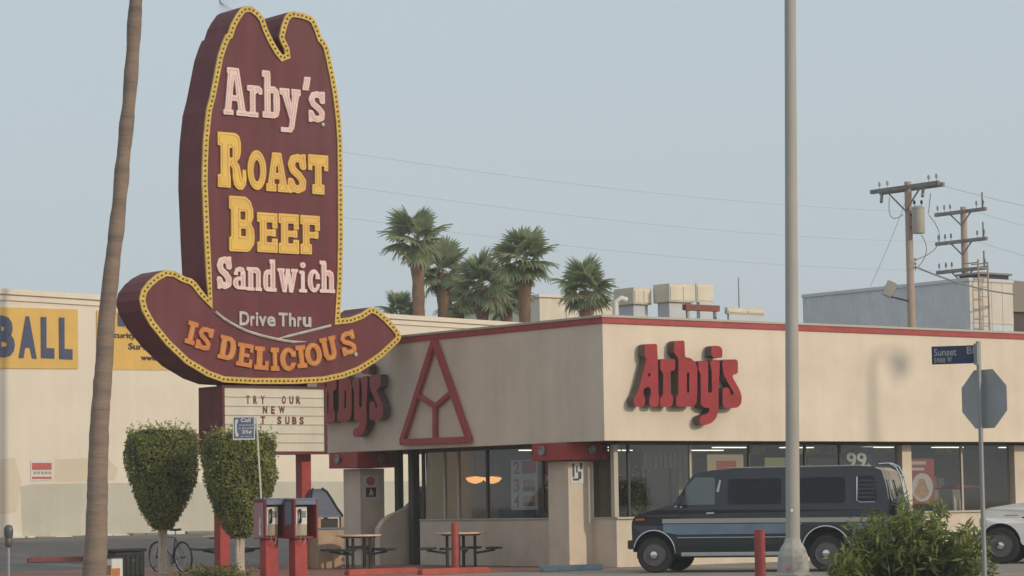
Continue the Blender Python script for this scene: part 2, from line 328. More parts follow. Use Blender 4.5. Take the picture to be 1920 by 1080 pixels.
GL = {
 'T': [B(0, .72, 1, 1), B(0, .6, .2, .75), B(.8, .6, 1, .75), B(.34, .1, .66, .9), B(.2, 0, .8, .25)],
 'R': [B(0, .76, .6, 1), B(.1, .1, .42, .9), PO((.4, 1), (.62, 1), (.75, .95), (.81, .84), (.81, .66), (.76, .55), (.66, .5), (.76, .42), (.81, .3), (.83, .2), (.87, .18), (.86, .36), (.98, .36), (1, .2), (.97, .08), (.86, 0), (.7, 0), (.58, .06), (.52, .2), (.52, .34), (.45, .42), (.4, .42)), NB(.41, .56, .52, .73), B(0, .02, .44, .25)],
 'O': [('+', ell(.5, .5, .5, .5)), ('-', ell(.5, .48, .19, .27))],
 'A': [PO((.28, 1), (.68, 1), (.96, .1), (.05, .1)), NP((.46, .66), (.53, .66), (.56, .48), (.43, .48)), NB(.37, -.1, .6, .32), B(0, 0, .45, .2), B(.52, 0, 1, .2)],
 'S': SS, 's': SS,
 'B': [B(.08, .1, .42, .9), B(0, .76, .6, 1), B(0, 0, .6, .26), PO((.3, 1), (.65, 1), (.85, .92), (.95, .78), (.95, .62), (.86, .52), (.97, .42), (1, .28), (.97, .14), (.8, .02), (.7, 0), (.3, 0)), NB(.44, .58, .64, .73), NB(.46, .28, .66, .42)],
 'E': [B(.12, .1, .46, .9), B(0, .76, 1, 1), B(.75, .62, 1, .8), B(0, 0, 1, .26), B(.72, .2, 1, .36), B(.3, .42, .8, .58), B(.72, .41, .92, .6)],
 'F': [B(.12, .1, .46, .9), B(0, .76, 1, 1), B(.75, .62, 1, .8), B(0, 0, .58, .26), B(.3, .42, .8, .58), B(.72, .41, .92, .6)],
 'a1': [PO((.22, 1), (.66, 1), (.94, .08), (.64, .08), (.46, .80), (.32, .08), (.06, .08)), B(.28, .3, .7, .42), B(0, 0, .42, .11), B(.55, 0, 1, .11), B(.16, .88, .6, 1)],
 'r': [B(.18, .1, .54, .9), B(0, .82, .5, 1), B(0, 0, .72, .16), PO((.45, 1), (.8, 1), (1, .9), (1, .74), (.8, .72), (.68, .8), (.5, .68))],
 'b': [B(.13, .05, .48, .95), B(0, .86, .45, 1), PO((.3, .66), (.7, .68), (.92, .6), (1, .45), (1, .2), (.92, .05), (.7, 0), (.3, 0)), NB(.48, .13, .64, .53), B(.02, 0, .4, .13)],
 'y': [PO((.06, .95), (.42, .95), (.64, .42), (.5, .25)), PO((.62, .95), (.95, .95), (.68, .1), (.55, 0), (.3, 0), (.44, .14)), B(0, .85, .47, 1), B(.56, .85, 1, 1), B(.05, 0, .5, .11)],
 "'": [PO((.25, 1), (1, 1), (.75, 0), (0, 0))],
 'a': [B(.55, .05, .9, .75), PO((.08, .7), (.2, .92), (.5, 1), (.78, .95), (.9, .75), (.6, .7), (.5, .8), (.36, .76), (.36, .62), (.08, .62)), ('+', ell(.44, .28, .44, .28)), ('-', ell(.48, .27, .11, .14)), B(.55, 0, 1, .14)],
 'n': [B(.1, .1, .42, .9), B(0, .85, .42, 1), B(0, 0, .5, .14), PO((.3, 1), (.7, 1), (.88, .9), (.92, .75), (.92, .1), (.62, .1), (.62, .7), (.5, .78), (.3, .72)), B(.56, 0, 1, .14)],
 'd': [B(.55, .05, .9, .95), B(.48, .87, .9, 1), B(.6, 0, 1, .12), PO((.7, .68), (.3, .68), (.08, .6), (0, .45), (0, .2), (.08, .05), (.3, 0), (.7, 0)), NB(.36, .13, .53, .53)],
 'w': [PO((.03, 1), (.3, 1), (.43, 0), (.25, 0)), PO((.42, 1), (.58, 1), (.44, 0), (.27, 0)), PO((.42, 1), (.60, 1), (.75, 0), (.57, 0)), PO((.74, 1), (.97, 1), (.75, 0), (.58, 0)), B(0, .87, .36, 1), B(.66, .87, 1, 1)],
 'i': [B(.26, .05, .72, .7), B(.05, .61, .6, .72), B(0, 0, 1, .11), ('+', ell(.5, .9, .34, .1))],
 'c': [('+', ell(.5, .5, .5, .5)), ('-', ell(.56, .5, .18, .32)), NB(.62, .38, 1.1, .6), B(.64, .58, .95, .8)],
 'h': [B(.12, .05, .44, .95), B(0, .88, .4, 1), B(0, 0, .52, .11), PO((.3, .7), (.68, .72), (.88, .64), (.92, .5), (.92, .05), (.62, .05), (.62, .48), (.5, .55), (.3, .5)), B(.54, 0, 1, .11)],
 'I': [B(.25, .1, .75, .9), B(0, .8, 1, 1), B(0, 0, 1, .2)],
 'D': [B(.1, .1, .4, .9), B(0, .84, .5, 1), B(0, 0, .5, .16), PO((.3, 1), (.65, 1), (.9, .88), (1, .65), (1, .35), (.9, .12), (.65, 0), (.3, 0)), NP((.42, .8), (.58, .8), (.66, .65), (.66, .35), (.58, .2), (.42, .2))],
 'e2': [B(.14, .1, .46, .9), B(0, .82, 1, 1), B(.8, .66, 1, .85), B(0, 0, 1, .18), B(.8, .15, 1, .36), B(.3, .42, .78, .58)],
 'L': [B(.15, .05, .55, .95), B(0, .82, .7, 1), B(0, 0, 1, .2), B(.75, 0, 1, .4)],
 'C': [('+', ell(.5, .5, .5, .5)), ('-', ell(.53, .5, .2, .3)), NB(.6, .36, 1.1, .62), B(.72, .6, .98, .86)],
 'O2': [('+', ell(.5, .5, .5, .5)), ('-', ell(.5, .5, .19, .29))],
 'U': [PO((.1, 1), (.4, 1), (.4, .3), (.5, .2), (.6, .3), (.6, 1), (.9, 1), (.9, .25), (.75, .03), (.5, 0), (.25, .03), (.1, .25)), B(0, .84, .48, 1), B(.56, .84, 1, 1)],
}
def contours(F, xs, ys):
    ny, nx = F.shape; seg = {}
    I = F < 0
    act = (I[:-1, :-1].astype(int) + I[1:, :-1] + I[:-1, 1:] + I[1:, 1:]); act = (act > 0) & (act < 4)
    def pt(e):
        j, i, k = e
        if k == 0: a, b = F[j, i], F[j, i + 1]; t = a / (a - b); return (xs[i] + t * (xs[i + 1] - xs[i]), ys[j])
        a, b = F[j, i], F[j + 1, i]; t = a / (a - b); return (xs[i], ys[j] + t * (ys[j + 1] - ys[j]))
    for j, i in zip(*np.nonzero(act)):
        c = [I[j, i], I[j, i + 1], I[j + 1, i + 1], I[j + 1, i]]; E = [(j, i, 0), (j, i + 1, 1), (j + 1, i, 0), (j, i, 1)]
        outs = [k for k in range(4) if c[k] and not c[(k + 1) % 4]]; ins = [k for k in range(4) if not c[k] and c[(k + 1) % 4]]
        for k in outs:                                    # inside kept on the left hand
            best = min(ins, key=lambda q: (k - q) % 4)
            seg[E[k]] = E[best] if False else E[best]
    loops = []; 
    while seg:
        s0, e = seg.popitem(); lp = [s0]
        while e in seg and e != s0: lp.append(e); e = seg.pop(e)
        if e != s0: lp.append(e)
        loops.append([pt(q) for q in lp])
    return loops
def simplify(P, eps):
    n = len(P)
    if n < 8: return P
    def dp(a, b):
        ax, ay = P[a]; bx_, by = P[b % n]; L = math.hypot(bx_ - ax, by - ay) + 1e-9; m = 0; k = -1
        for i in range(a + 1, b):
            d = abs((P[i][0] - ax) * (by - ay) - (P[i][1] - ay) * (bx_ - ax)) / L if L > 1e-6 else math.hypot(P[i][0] - ax, P[i][1] - ay)
            if d > m: m = d; k = i
        return dp(a, k) + dp(k, b) if m > eps else [P[a]]
    return dp(0, n // 2) + dp(n // 2, n)
def area(P): return 0.5 * sum(P[i][0] * P[(i + 1) % len(P)][1] - P[(i + 1) % len(P)][0] * P[i][1] for i in range(len(P)))
def inside(p, P):
    r = False
    for i in range(len(P)):
        (ax, ay), (bx_, by) = P[i], P[(i + 1) % len(P)]
        if (ay > p[1]) != (by > p[1]) and p[0] < (bx_ - ax) * (p[1] - ay) / (by - ay) + ax: r = not r
    return r
GC = {}
def glyph(key, W, H, off=0.0, res=54):
    """shapes (outer, holes...) of a glyph filling a W x H box, grown by off"""
    ck = (key, round(W, 3), round(H, 3), round(off, 4))
    if ck in GC: return GC[ck]
    pad = 0.06 * H; st = max(W, H) / res
    xs = np.arange(-pad, W + pad + st, st); ys = np.arange(-pad, H + pad + st, st); X, Y = np.meshgrid(xs, ys); F = np.full(X.shape, 1e3)
    for op in GL[key]:
        P = [(p[0] * W, p[1] * H) for p in op[1]]
        if op[0] == '+': F = np.minimum(F, sd_poly(P, X, Y))
        elif op[0] == '-': F = np.maximum(F, -sd_poly(P, X, Y))
        else:
            for a, b in zip(P[:-1], P[1:]):
                ex, ey = b[0] - a[0], b[1] - a[1]; t = np.clip(((X - a[0]) * ex + (Y - a[1]) * ey) / (ex * ex + ey * ey + 1e-12), 0, 1)
                F = np.minimum(F, np.hypot(X - a[0] - ex * t, Y - a[1] - ey * t) - op[2] * H / 2)
    F = F - off + 1e-5
    ls = [simplify(l, 0.0035 * H) for l in contours(F, xs, ys) if len(l) > 5]
    ls = [l if True else l for l in ls if abs(area(l)) > 1e-4 * W * H]
    outs = []; 
    def depth(l): return sum(1 for m in ls if m is not l and inside(l[0], m))
    ou = [l for l in ls if depth(l) % 2 == 0]; ho = [l for l in ls if depth(l) % 2 == 1]
    for o in ou: outs.append([o] + [h for h in ho if inside(h[0], o)])
    GC[ck] = outs; return outs
def text_mesh(s, W, H, T, bold=0.0):
    """built-in font, fitted to a W x H x T box; returns verts (u,v,w) and faces"""
    cu = bpy.data.curves.new('t', 'FONT'); cu.body = s; cu.size = 1; cu.extrude = 0.05; cu.offset = bold; cu.resolution_u = 3
    o = bpy.data.objects.new('t', cu); col.objects.link(o); bpy.context.view_layer.update()
    me = bpy.data.meshes.new_from_object(o.evaluated_get(bpy.context.evaluated_depsgraph_get()))
    V = np.array([v.co[:] for v in me.vertices]); Fs = [tuple(p.vertices) for p in me.polygons]
    bpy.data.objects.remove(o); bpy.data.curves.remove(cu); bpy.data.meshes.remove(me)
    lo = V.min(0); hi = V.max(0); V = (V - lo) / np.maximum(hi - lo, 1e-6) * np.array([W, H, T]); return V, Fs
def text_on(name, s, m, parent, o, ux, uz, un, W, H, T=0.012, bold=0.0):
    """lettering standing T proud of a surface: o lower-left corner, ux reading direction, uz up, un outward"""
    V, Fs = text_mesh(s, W, H, T, bold); o, ux, uz, un = map(np.array, (o, ux, uz, un))
    b = MB(); b.add([o + ux * p[0] + uz * p[1] + un * (p[2] + 0.001) for p in V], Fs); return b.build(name, m, parent)

# ------------------------------------------------------------------ leaves
def leaf_cloud(name, m, parent, pts, nrm, size, aspect, rng, tones, fold=0.0, local=False, droop=0.0):
    n = len(pts); pts = np.array(pts); nrm = np.array(nrm)
    a = rng.normal(size=(n, 3)); nn = nrm + a * 0.65; nn /= np.linalg.norm(nn, axis=1)[:, None]
    b = rng.normal(size=(n, 3)); b[:, 2] -= droop
    u = b - nn * (b * nn).sum(1)[:, None]; u /= np.linalg.norm(u, axis=1)[:, None]; v = np.cross(nn, u)
    sz = size * (0.6 + 0.8 * rng.random(n))[:, None]
    p0 = pts; p1 = pts + u * sz * 0.5 + v * sz * aspect * 0.5; p2 = pts + u * sz; p3 = pts + u * sz * 0.5 - v * sz * aspect * 0.5
    V = np.stack([p0, p1, p2, p3], 1).reshape(-1, 3)
    if parent is not None and not local:
        r = parent
        while r.parent is not None: r = r.parent
        inv = np.array(MX[r.name].inverted()); V = V @ inv[:3, :3].T + inv[:3, 3]
    me = bpy.data.meshes.new(name); me.from_pydata(V.tolist(), [], [(4 * i, 4 * i + 1, 4 * i + 2, 4 * i + 3) for i in range(n)])
    ca = me.color_attributes.new('tone', 'BYTE_COLOR', 'POINT'); t = np.repeat(np.array(tones), 4)
    ca.data.foreach_set('color', np.stack([t, t, t, np.ones_like(t)], 1).ravel().astype(np.float32)); me.materials.append(m)
    o = bpy.data.objects.new(name, me); col.objects.link(o); o.parent = parent; return o
def tone_attr(me, f):
    ca = me.color_attributes.new('tone', 'BYTE_COLOR', 'POINT')
    for i, v in enumerate(me.vertices):
        t = f(v.co); ca.data[i].color = (t, t, t, 1)
NR = np.random.default_rng(11)

# ================================================================== SETTING
def ground_sheet():
    xs = [-900, -300, -120, -60] + list(range(-40, 61, 4)) + [80, 140, 300, 900]
    ys = [-900, -300, -120, -70] + list(range(-48, 12, 4)) + list(np.arange(12, 30.1, 1.0)) + [36, 50, 90, 200, 400, 900]
    b = MB(); V = [(x, y, rise(y)) for y in ys for x in xs]; nx = len(xs)
    b.add(V, [(j * nx + i, j * nx + i + 1, (j + 1) * nx + i + 1, (j + 1) * nx + i) for j in range(len(ys) - 1) for i in range(nx - 1)])
    o = b.build('ground', LOT); tag(o, kind='structure'); return o
ground_sheet()
def sheet(name, pts, z, m, th=0.05):
    b = MB(); b.prism([[(p[0], p[1]) for p in pts]], lambda u, v: (u, v, z), lambda u, v: (u, v, z - th)); o = b.build(name, m); tag(o, kind='structure'); return o
sheet('patio', [(-9.2, -0.3), (0.75, -0.3), (0.75, 13.0), (-9.2, 13.0)], 0.015, PATIO)
sheet('sidewalk', [(-30, -14), (-9.3, -14), (-9.3, 12.9), (-30, 12.9)], 0.012, CONC)
sheet('sidewalk', [(-9.2, -14), (30, -14), (30, -8.6), (-9.2, -8.6)], 0.012, CONC)
sheet('road', [(-120, -80), (120, -80), (120, -16), (-120, -16)], 0.004, ASPHALT)
sheet('parking_lot', [(-9.1, -8.5), (30, -8.5), (30, 0.55), (0.8, 0.55), (0.8, -0.35), (-9.1, -0.35)], 0.010, mat('lot_concrete', (0.33, 0.295, 0.25), 0.9, var=0.3, vs=0.6, bump=0.3, bs=25, spec=0.2, streak=0.0))
kb = MB().box(-30, 30, -14.3, -14.0, 0, 0.14).build('kerb', CONC, bevel=0.02); tag(kb, kind='structure')

# ================================================================== RESTAURANT
FB, FT = 2.75, 5.44           # fascia bottom / top
XE, YE = 22.0, 12.1
rest = thing('restaurant', 'tan stucco restaurant with deep fascia, thin red band and dark windows below', 'building', (0, 0, 0))
def ring(b, x0, x1, y0, y1, z0, z1, t):         # hollow rectangular ring of wall
    b.box(x0, x1, y0, y0 + t, z0, z1); b.box(x0, x1, y1 - t, y1, z0, z1); b.box(x0, x0 + t, y0 + t, y1 - t, z0, z1); b.box(x1 - t, x1, y0 + t, y1 - t, z0, z1)
fas = MB(); ring(fas, 0, XE, 0, YE, FB, FT - 0.12, 0.35); fascia = fas.build('fascia', STUCCO, rest)
bd = MB(); ring(bd, -0.035, XE + 0.03, -0.035, YE + 0.03, FT - 0.165, FT - 0.035, 0.38); bd.build('red_band', BANDRED, fascia, bevel=0.01)
cp = MB(); ring(cp, -0.06, XE + 0.05, -0.06, YE + 0.05, FT - 0.035, FT + 0.02, 0.42); cp.build('coping', FRAMELIGHT, fascia, bevel=0.008)
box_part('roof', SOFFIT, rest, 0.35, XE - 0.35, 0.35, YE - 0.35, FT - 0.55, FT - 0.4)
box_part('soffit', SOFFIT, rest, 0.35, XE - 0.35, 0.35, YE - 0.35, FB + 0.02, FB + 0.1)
# columns with red boxed heads and round floodlights
def column(x0, y0, s=0.72):
    c = box_part('column', STUCCO2, rest, x0, x0 + s, y0, y0 + s, 0, 2.34, 0.012)
    h = box_part('red_head', REDPAINT, c, x0 - 0.25, x0 + s + 0.22, y0 - 0.25, y0 + s + 0.25, 2.36, FB - 0.012, 0.012)
    for (px, py, ax) in ((x0 - 0.26, y0 + 0.55, 'x'), (x0 + 0.45, y0 - 0.26, 'y')):
        b = MB(); M = None
        b.lathe([(0.02, 0.0), (0.10, 0.0), (0.105, -0.05), (0.085, -0.055), (0.07, -0.03), (0.01, -0.02)], (px, py, 2.58), 16, axis=ax)
        b.build('floodlight', GALV, c, smooth=True)
column(0.1, 1.38); column(0.1, 9.38)
# front (sunlit) window wall at y=0.6, side window wall at x=0.8
SILL = 1.10; ZTR = 2.68
box_part('front_base_wall', STUCCO2, rest, 0.8, 20, 0.6, 0.8, 0, SILL - 0.05)
box_part('front_sill', FRAMELIGHT, rest, 0.78, 20, 0.54, 0.82, SILL - 0.05, SILL, 0.01)
box_part('side_base_wall', STUCCO2, rest, 0.8, 1.0, 0.8, 7.9, 0, SILL - 0.04)
box_part('side_sill', FRAMELIGHT, rest, 0.77, 1.02, 0.8, 7.9, SILL - 0.04, SILL, 0.008)
box_part('transom', FRAMEDARK, rest, 0.8, 20, 0.63, 0.75, ZTR, FB + 0.02)
box_part('side_transom', FRAMEDARK, rest, 0.84, 0.96, 0.82, 7.9, ZTR, FB + 0.02)
fx = [0.8, 1.24, 3.05, 4.85, 6.62, 7.75, 9.72, 11.91, 13.68, 15.6, 17.5, 19.94]
def mull(x, y, w, m, parent=rest): return box_part('mullion', m, parent, x - w / 2, x + w / 2, y - w / 2, y + w / 2, SILL, ZTR, 0.005)
for i, x in enumerate(fx):
    if i == 0: box_part('corner_post', FRAMELIGHT, rest, 0.74, 0.86, 0.58, 0.70, SILL, ZTR, 0.006)
    elif i == 6: box_part('wall_pier', STUCCO2, rest, 9.72, 10.04, 0.56, 0.82, SILL + 0.002, ZTR, 0.006)
    elif i == 8: box_part('wall_pier', STUCCO2, rest, 13.7, 14.15, 0.56, 0.82, SILL + 0.002, ZTR, 0.006)
    else: mull(x, 0.69, 0.06, FRAMELIGHT if i in (2, 7) else FRAMEDARK)
for a, b_ in zip(fx[:-1], fx[1:]):
    MB().add([(a + 0.03, 0.69, SILL), (b_ - 0.03, 0.69, SILL), (b_ - 0.03, 0.69, ZTR), (a + 0.03, 0.69, ZTR)], [(0, 1, 2, 3)]).build('pane', GLASS, rest)
sy = [0.86, 2.2, 3.25, 5.33, 6.45, 7.0, 7.86]
for i, y in enumerate(sy): mull(0.90, y, 0.07, FRAMEDARK if i not in (4, 5) else FRAMELIGHT)
for a, b_ in zip(sy[:-1], sy[1:]):
    MB().add([(0.90, a + 0.03, SILL), (0.90, a + 0.03, ZTR), (0.90, b_ - 0.03, ZTR), (0.90, b_ - 0.03, SILL)], [(0, 1, 2, 3)]).build('pane', GLASS, rest)
# wall, floor and ceiling inside
box_part('rear_wall', INTWALL, rest, 1.0, 20, 7.7, 7.9, 0, FB)
box_part('end_wall', INTWALL, rest, 19.9, 20.1, 0.8, 7.9, 0, FB)
box_part('kitchen_partition', INTWALL, rest, 11.0, 19.8, 4.6, 4.75, 0, FB)
box_part('indoor_floor', INTFLOOR, rest, 0.85, 19.9, 0.75, 7.75, 0.0, 0.03)
box_part('dark_dropped_ceiling', INTDARK, rest, 0.95, 19.9, 0.8, 7.7, 2.70, 2.74)
for (x, y) in ((2.2, 3.0), (4.2, 3.0), (6.4, 3.0), (2.6, 5.6), (5.0, 5.6), (8.6, 3.0), (11.0, 2.6), (13.5, 2.6), (16.0, 2.6), (8.0, 5.6)):  # panels at the end of the list are added to brighten the dark interior
    box_part('ceiling_and_fill_light', TUBELIT, rest, x - 0.5, x + 0.5, y - 0.09, y + 0.09, 2.675, 2.697)
# porch posts between the column and the window wall
for px, w in ((748, 0.16), (776, 0.20)):
    p = on_x(px, 900, 0.9); box_part('porch_post', FRAMEDARK, rest, 0.9 - w / 2, 0.9 + w / 2, p[1] - w / 2, p[1] + w / 2, 0, FB + 0.02, 0.008)
# low curved wall sweeping up to the porch post
prof = [on_y(x, y, 8.6) for x, y in ((712, 990), (722, 975), (735, 965), (752, 958), (766, 950), (778, 938), (787, 925), (794, 912), (800, 912), (800, 1062), (712, 1062))]
pr = [(p[0], max(p[2], 0.0)) for p in prof]
w_ = MB(); w_.prism([pr], lambda u, v: (u, 8.6, v), lambda u, v: (u, 8.8, v)); w_.build('curved_porch_wall', STUCCO2, rest, bevel=0.01)

# traced red channel letters
ARB = {
 'A': [[(232, 92), (372, 88), (380, 260), (388, 640), (396, 700), (388, 780), (360, 795), (300, 790), (284, 770), (288, 690), (302, 665), (300, 578), (255, 572), (222, 600), (215, 660), (238, 690), (236, 770), (210, 795), (130, 792), (112, 765), (112, 690), (140, 670), (190, 520), (255, 255), (232, 230)], [(280, 412), (296, 412), (298, 455), (262, 458)]],
 'r': [[(410, 275), (425, 258), (555, 258), (576, 270), (576, 370), (560, 388), (528, 395), (520, 420), (522, 640), (545, 665), (552, 690), (548, 770), (530, 795), (425, 795), (404, 775), (406, 700), (440, 665), (442, 420), (420, 395), (408, 370)]],
 'b': [[(568, 55), (680, 50), (688, 240), (745, 245), (800, 290), (825, 360), (825, 650), (815, 760), (770, 795), (610, 795), (588, 780), (588, 690), (612, 660), (612, 250), (590, 220), (562, 190)], [(708, 410), (735, 410), (735, 640), (708, 640)]],
 'y': [[(838, 300), (850, 280), (925, 275), (945, 300), (948, 400), (945, 640), (990, 640), (988, 400), (966, 300), (985, 270), (1055, 265), (1078, 290), (1070, 500), (1062, 560), (1065, 830), (1040, 920), (985, 980), (900, 1005), (855, 985), (850, 920), (870, 895), (930, 880), (960, 850), (965, 810), (900, 805), (865, 770), (862, 420), (838, 390)]],
 "'": [[(1000, 110), (1075, 110), (1108, 150), (1105, 240), (1080, 248), (985, 235), (985, 125)]],
 's': [[(1125, 265), (1265, 262), (1282, 285), (1282, 410), (1265, 430), (1222, 435), (1225, 470), (1300, 600), (1325, 680), (1320, 760), (1280, 805), (1190, 815), (1130, 805), (1108, 770), (1110, 600), (1125, 580), (1175, 580), (1190, 610), (1205, 660), (1225, 665), (1235, 640), (1190, 560), (1120, 430), (1104, 300)]],
}
def rounded(P, r=5):                              # cut the corners of a traced outline a little
    out = []; n = len(P)
    for i in range(n):
        a, b, c = np.array(P[i - 1], float), np.array(P[i], float), np.array(P[(i + 1) % n], float)
        la, lc = np.linalg.norm(a - b), np.linalg.norm(c - b); k = min(r, la * 0.35, lc * 0.35)
        out += [tuple(b + (a - b) / la * k), tuple(b + (c - b) / lc * k)]
    return out
LD = 0.21
ARW = {}
for k, loops in ARB.items():
    ARW[k] = []
    for lp in loops:
        q = [on_y(1170 + x / 6, 630 + y / 6, -LD - 0.05) for x, y in rounded(lp, 14)]; ARW[k].append([(p[0], p[2]) for p in q])
ax1 = max(p[0] for l in ARW['s'] for p in l)
def wall_letters(label, f, nrm, loc):
    t = thing('wall_sign', label, 'sign', loc)
    for k, L in ARW.items():
        face = lambda d: (lambda u, v: tuple(np.array(f(u, v)) + np.array(nrm) * d))
        o = MB().prism(L, face(0.05 + LD - 0.012), face(0.05)).build('letter', LETSIDE, t, bevel=0.0)
        MB().prism(L, face(0.05 + LD), face(0.05 + LD - 0.0115)).build('letter_face', LETRED, o)
        u, v = np.mean(L[0], 0)
        b = MB(); 
        for du, dv in ((0, 0),): p0 = np.array(f(u + du, v + dv)); b.bar(p0 - np.array(nrm) * 0.02, p0 + np.array(nrm) * 0.07, 0.05)
        b.build('standoff', DARKMETAL, o)
    return t
wall_letters("red slab lettering reading Arby's on the sunlit front fascia", lambda u, v: (u, 0.0, v), (0, -1, 0), (2.2, 0, 4.0))
yend = on_x(719, 760, -0.25)[1]
wall_letters("dark red lettering reading Arby's on the shaded fascia behind the pylon sign", lambda u, v: (0.0, yend + (ax1 - u), v), (-1, 0, 0), (0, yend + 1, 4.0))
# triangle emblem
em = thing('triangle_emblem', 'red metal triangle with an inner Y of bars on the shaded fascia', 'emblem', on_x(816, 760, -0.06))
def embar(a, b_, w=0.15, d=0.1):
    p, q = on_x(*a, -0.075), on_x(*b_, -0.075); MB().bar(p, q, d, w, up=(0, 0, 1)).build('bar', BANDRED, em, bevel=0.006)
def embar2(a, b_, w, off):
    p, q = np.array(on_x(*a, off)), np.array(on_x(*b_, off)); d = q - p; d /= np.linalg.norm(d); n = np.array([0, -d[2], d[1]])
    vs = []; 
    for xx in (off + 0.05, off - 0.05):
        for o in (p, q):
            for s_ in (-1, 1): r = o + n * (s_ * w / 2); vs.append((xx, r[1], r[2]))
    MB().add(vs, [(0, 1, 3, 2), (4, 6, 7, 5), (0, 4, 5, 1), (2, 3, 7, 6), (0, 2, 6, 4), (1, 5, 7, 3)]).build('bar', BANDRED, em, bevel=0.006)
embar2((814, 640), (754, 829), 0.15, -0.090); embar2((815, 640), (880, 825), 0.15, -0.087); embar2((752, 829), (883, 824), 0.14, -0.084)
embar2((816, 762), (784, 741), 0.105, -0.078); embar2((816, 763), (848, 734), 0.105, -0.081); embar2((816, 760), (816, 825), 0.105, -0.075)

# window posters and stickers -------------------------------------------------
def on_front(px, py, y=0.675): return on_y(px, py, y)
def poster(name, label, x0, x1, y0, y1, m, plane='y', off=0.705, group=None, cat='poster'):
    f = (lambda a, b_: on_y(a, b_, off)) if plane == 'y' else (lambda a, b_: on_x(a, b_, off))
    c = (x0 + x1) / 2; r = (y0 + y1) / 2; a, b_ = f(x0, r), f(x1, r); t0, t1 = f(c, y0)[2], f(c, y1)[2]
    t = thing(name, label, cat, (min(a[0], b_[0]), min(a[1], b_[1]), t1), group=group)
    B_ = MB()
    if plane == 'y': B_.box(a[0], b_[0], off, off + 0.006, t1, t0)
    else: B_.box(off, off + 0.006, b_[1], a[1], t1, t0)
    B_.build('sheet', m, t); return t, a, b_, t1, t0
def patch(t, px0, px1, py0, py1, m, plane='y', off=0.705, name='print', lift=0.004):
    f = (lambda a, b_: on_y(a, b_, off)) if plane == 'y' else (lambda a, b_: on_x(a, b_, off))
    c = (px0 + px1) / 2; r = (py0 + py1) / 2; a, b_ = f(px0, r), f(px1, r); t0, t1 = f(c, py0)[2], f(c, py1)[2]
    B_ = MB()
    if plane == 'y': B_.box(a[0], b_[0], off - lift, off - 0.001, t1, t0)
    else: B_.box(off - lift, off - 0.001, b_[1], a[1], t1, t0)
    return B_.build(name, m, t)
def ptext(t, s, px0, px1, py0, py1, m, plane='y', off=0.705, bold=0.0, lift=0.005):
    f = (lambda a, b_: on_y(a, b_, off)) if plane == 'y' else (lambda a, b_: on_x(a, b_, off))
    c = (px0 + px1) / 2; r = (py0 + py1) / 2; a, b_ = f(px0, r), f(px1, r); t0, t1 = f(c, py0)[2], f(c, py1)[2]
    if plane == 'y': return text_on('lettering', s, m, t, (a[0], off - lift, t1), (1, 0, 0), (0, 0, 1), (0, -1, 0), b_[0] - a[0], t0 - t1, 0.006, bold)
    return text_on('lettering', s, m, t, (off - lift, a[1], t1), (0, -1, 0), (0, 0, 1), (-1, 0, 0), a[1] - b_[1], t0 - t1, 0.006, bold)
t, *_ = poster('window_poster', 'navy window poster with big white 99 above the van roof', 1583, 1638, 838, 890, POSTERN)
ptext(t, '99', 1587, 1624, 848, 879, SIGNWHITE, bold=0.02); patch(t, 1627, 1630, 869, 879, SIGNWHITE)
t, *_ = poster('window_poster', 'beige window poster with a red panel behind the van roof', 1326, 1394, 852, 884, mat('poster_beige', (0.52, 0.40, 0.27), 0.6))
patch(t, 1343, 1380, 864, 882, POSTERR)
t, *_ = poster('window_poster', 'tall window poster with a round picture of food beside the van ladder', 1708, 1752, 860, 945, POSTERR)
patch(t, 1709, 1736, 865, 871, POSTERW); patch(t, 1709, 1733, 877, 882, POSTERW)
b = MB(); L = [(p[0], p[2]) for p in (on_y(1731 + 20 * math.cos(a), 914 + 27 * math.sin(a), 0.67) for a in np.linspace(0, 2 * PI, 24, endpoint=False))]
b.prism([L], lambda u, v: (u, 0.698, v), lambda u, v: (u, 0.703, v)); b.build('plate_print', POSTERW, t)
b = MB(); L = [(p[0], p[2]) for p in (on_y(1730 + (12 + 3 * math.sin(3 * a)) * math.cos(a), 916 + 19 * math.sin(a), 0.67) for a in np.linspace(0, 2 * PI, 24, endpoint=False))]
b.prism([L], lambda u, v: (u, 0.694, v), lambda u, v: (u, 0.6975, v)); b.build('food_print', POSTERT, t)
t, *_ = poster('window_poster', 'small olive green window poster between the lamp post and the red panel poster', 1434, 1472, 858, 880, MENUGREEN)
t, a_, b_, z0_, z1_ = poster('menu_poster', 'white numbered meal poster 2 3 4 in the shaded side window', 958, 1008, 862, 956, POSTERW, 'x', 0.915)
for s, y0, y1 in (('2', 866, 889), ('3', 898, 922), ('4', 928, 950)):
    ptext(t, s, 964, 974, y0, y1, POSTERR, 'x', 0.915, 0.01); patch(t, 981, 1003, y0 + 1, y1 - 9, POSTERT, 'x', 0.915); patch(t, 981, 1003, y1 - 9, y1 - 1, mat('meat_print', (0.20, 0.10, 0.07), 0.6), 'x', 0.915, lift=0.005)
patch(t, 979, 1005, 864, 884, POSTERR, 'x', 0.915, lift=0.006)
t, *_ = poster('window_poster', 'orange red price poster partly behind the corner column', 1015, 1046, 864, 955, mat('poster_orange', (0.36, 0.09, 0.05), 0.6), 'x', 0.915)
ptext(t, '99', 1018, 1034, 890, 910, POSTERW, 'x', 0.915, 0.01); patch(t, 1018, 1036, 913, 916, POSTERW, 'x', 0.915)
t, *_ = poster('wall_notice', 'white notice with red disc and black walker on the porch column', 681, 710, 891, 936, SIGNWHITE, 'y', 9.368, cat='notice')
b = MB(); L = [(p[0], p[2]) for p in (on_y(695 + 8 * math.cos(a), 902 + 8.5 * math.sin(a), 9.36) for a in np.linspace(0, 2 * PI, 20, endpoint=False))]
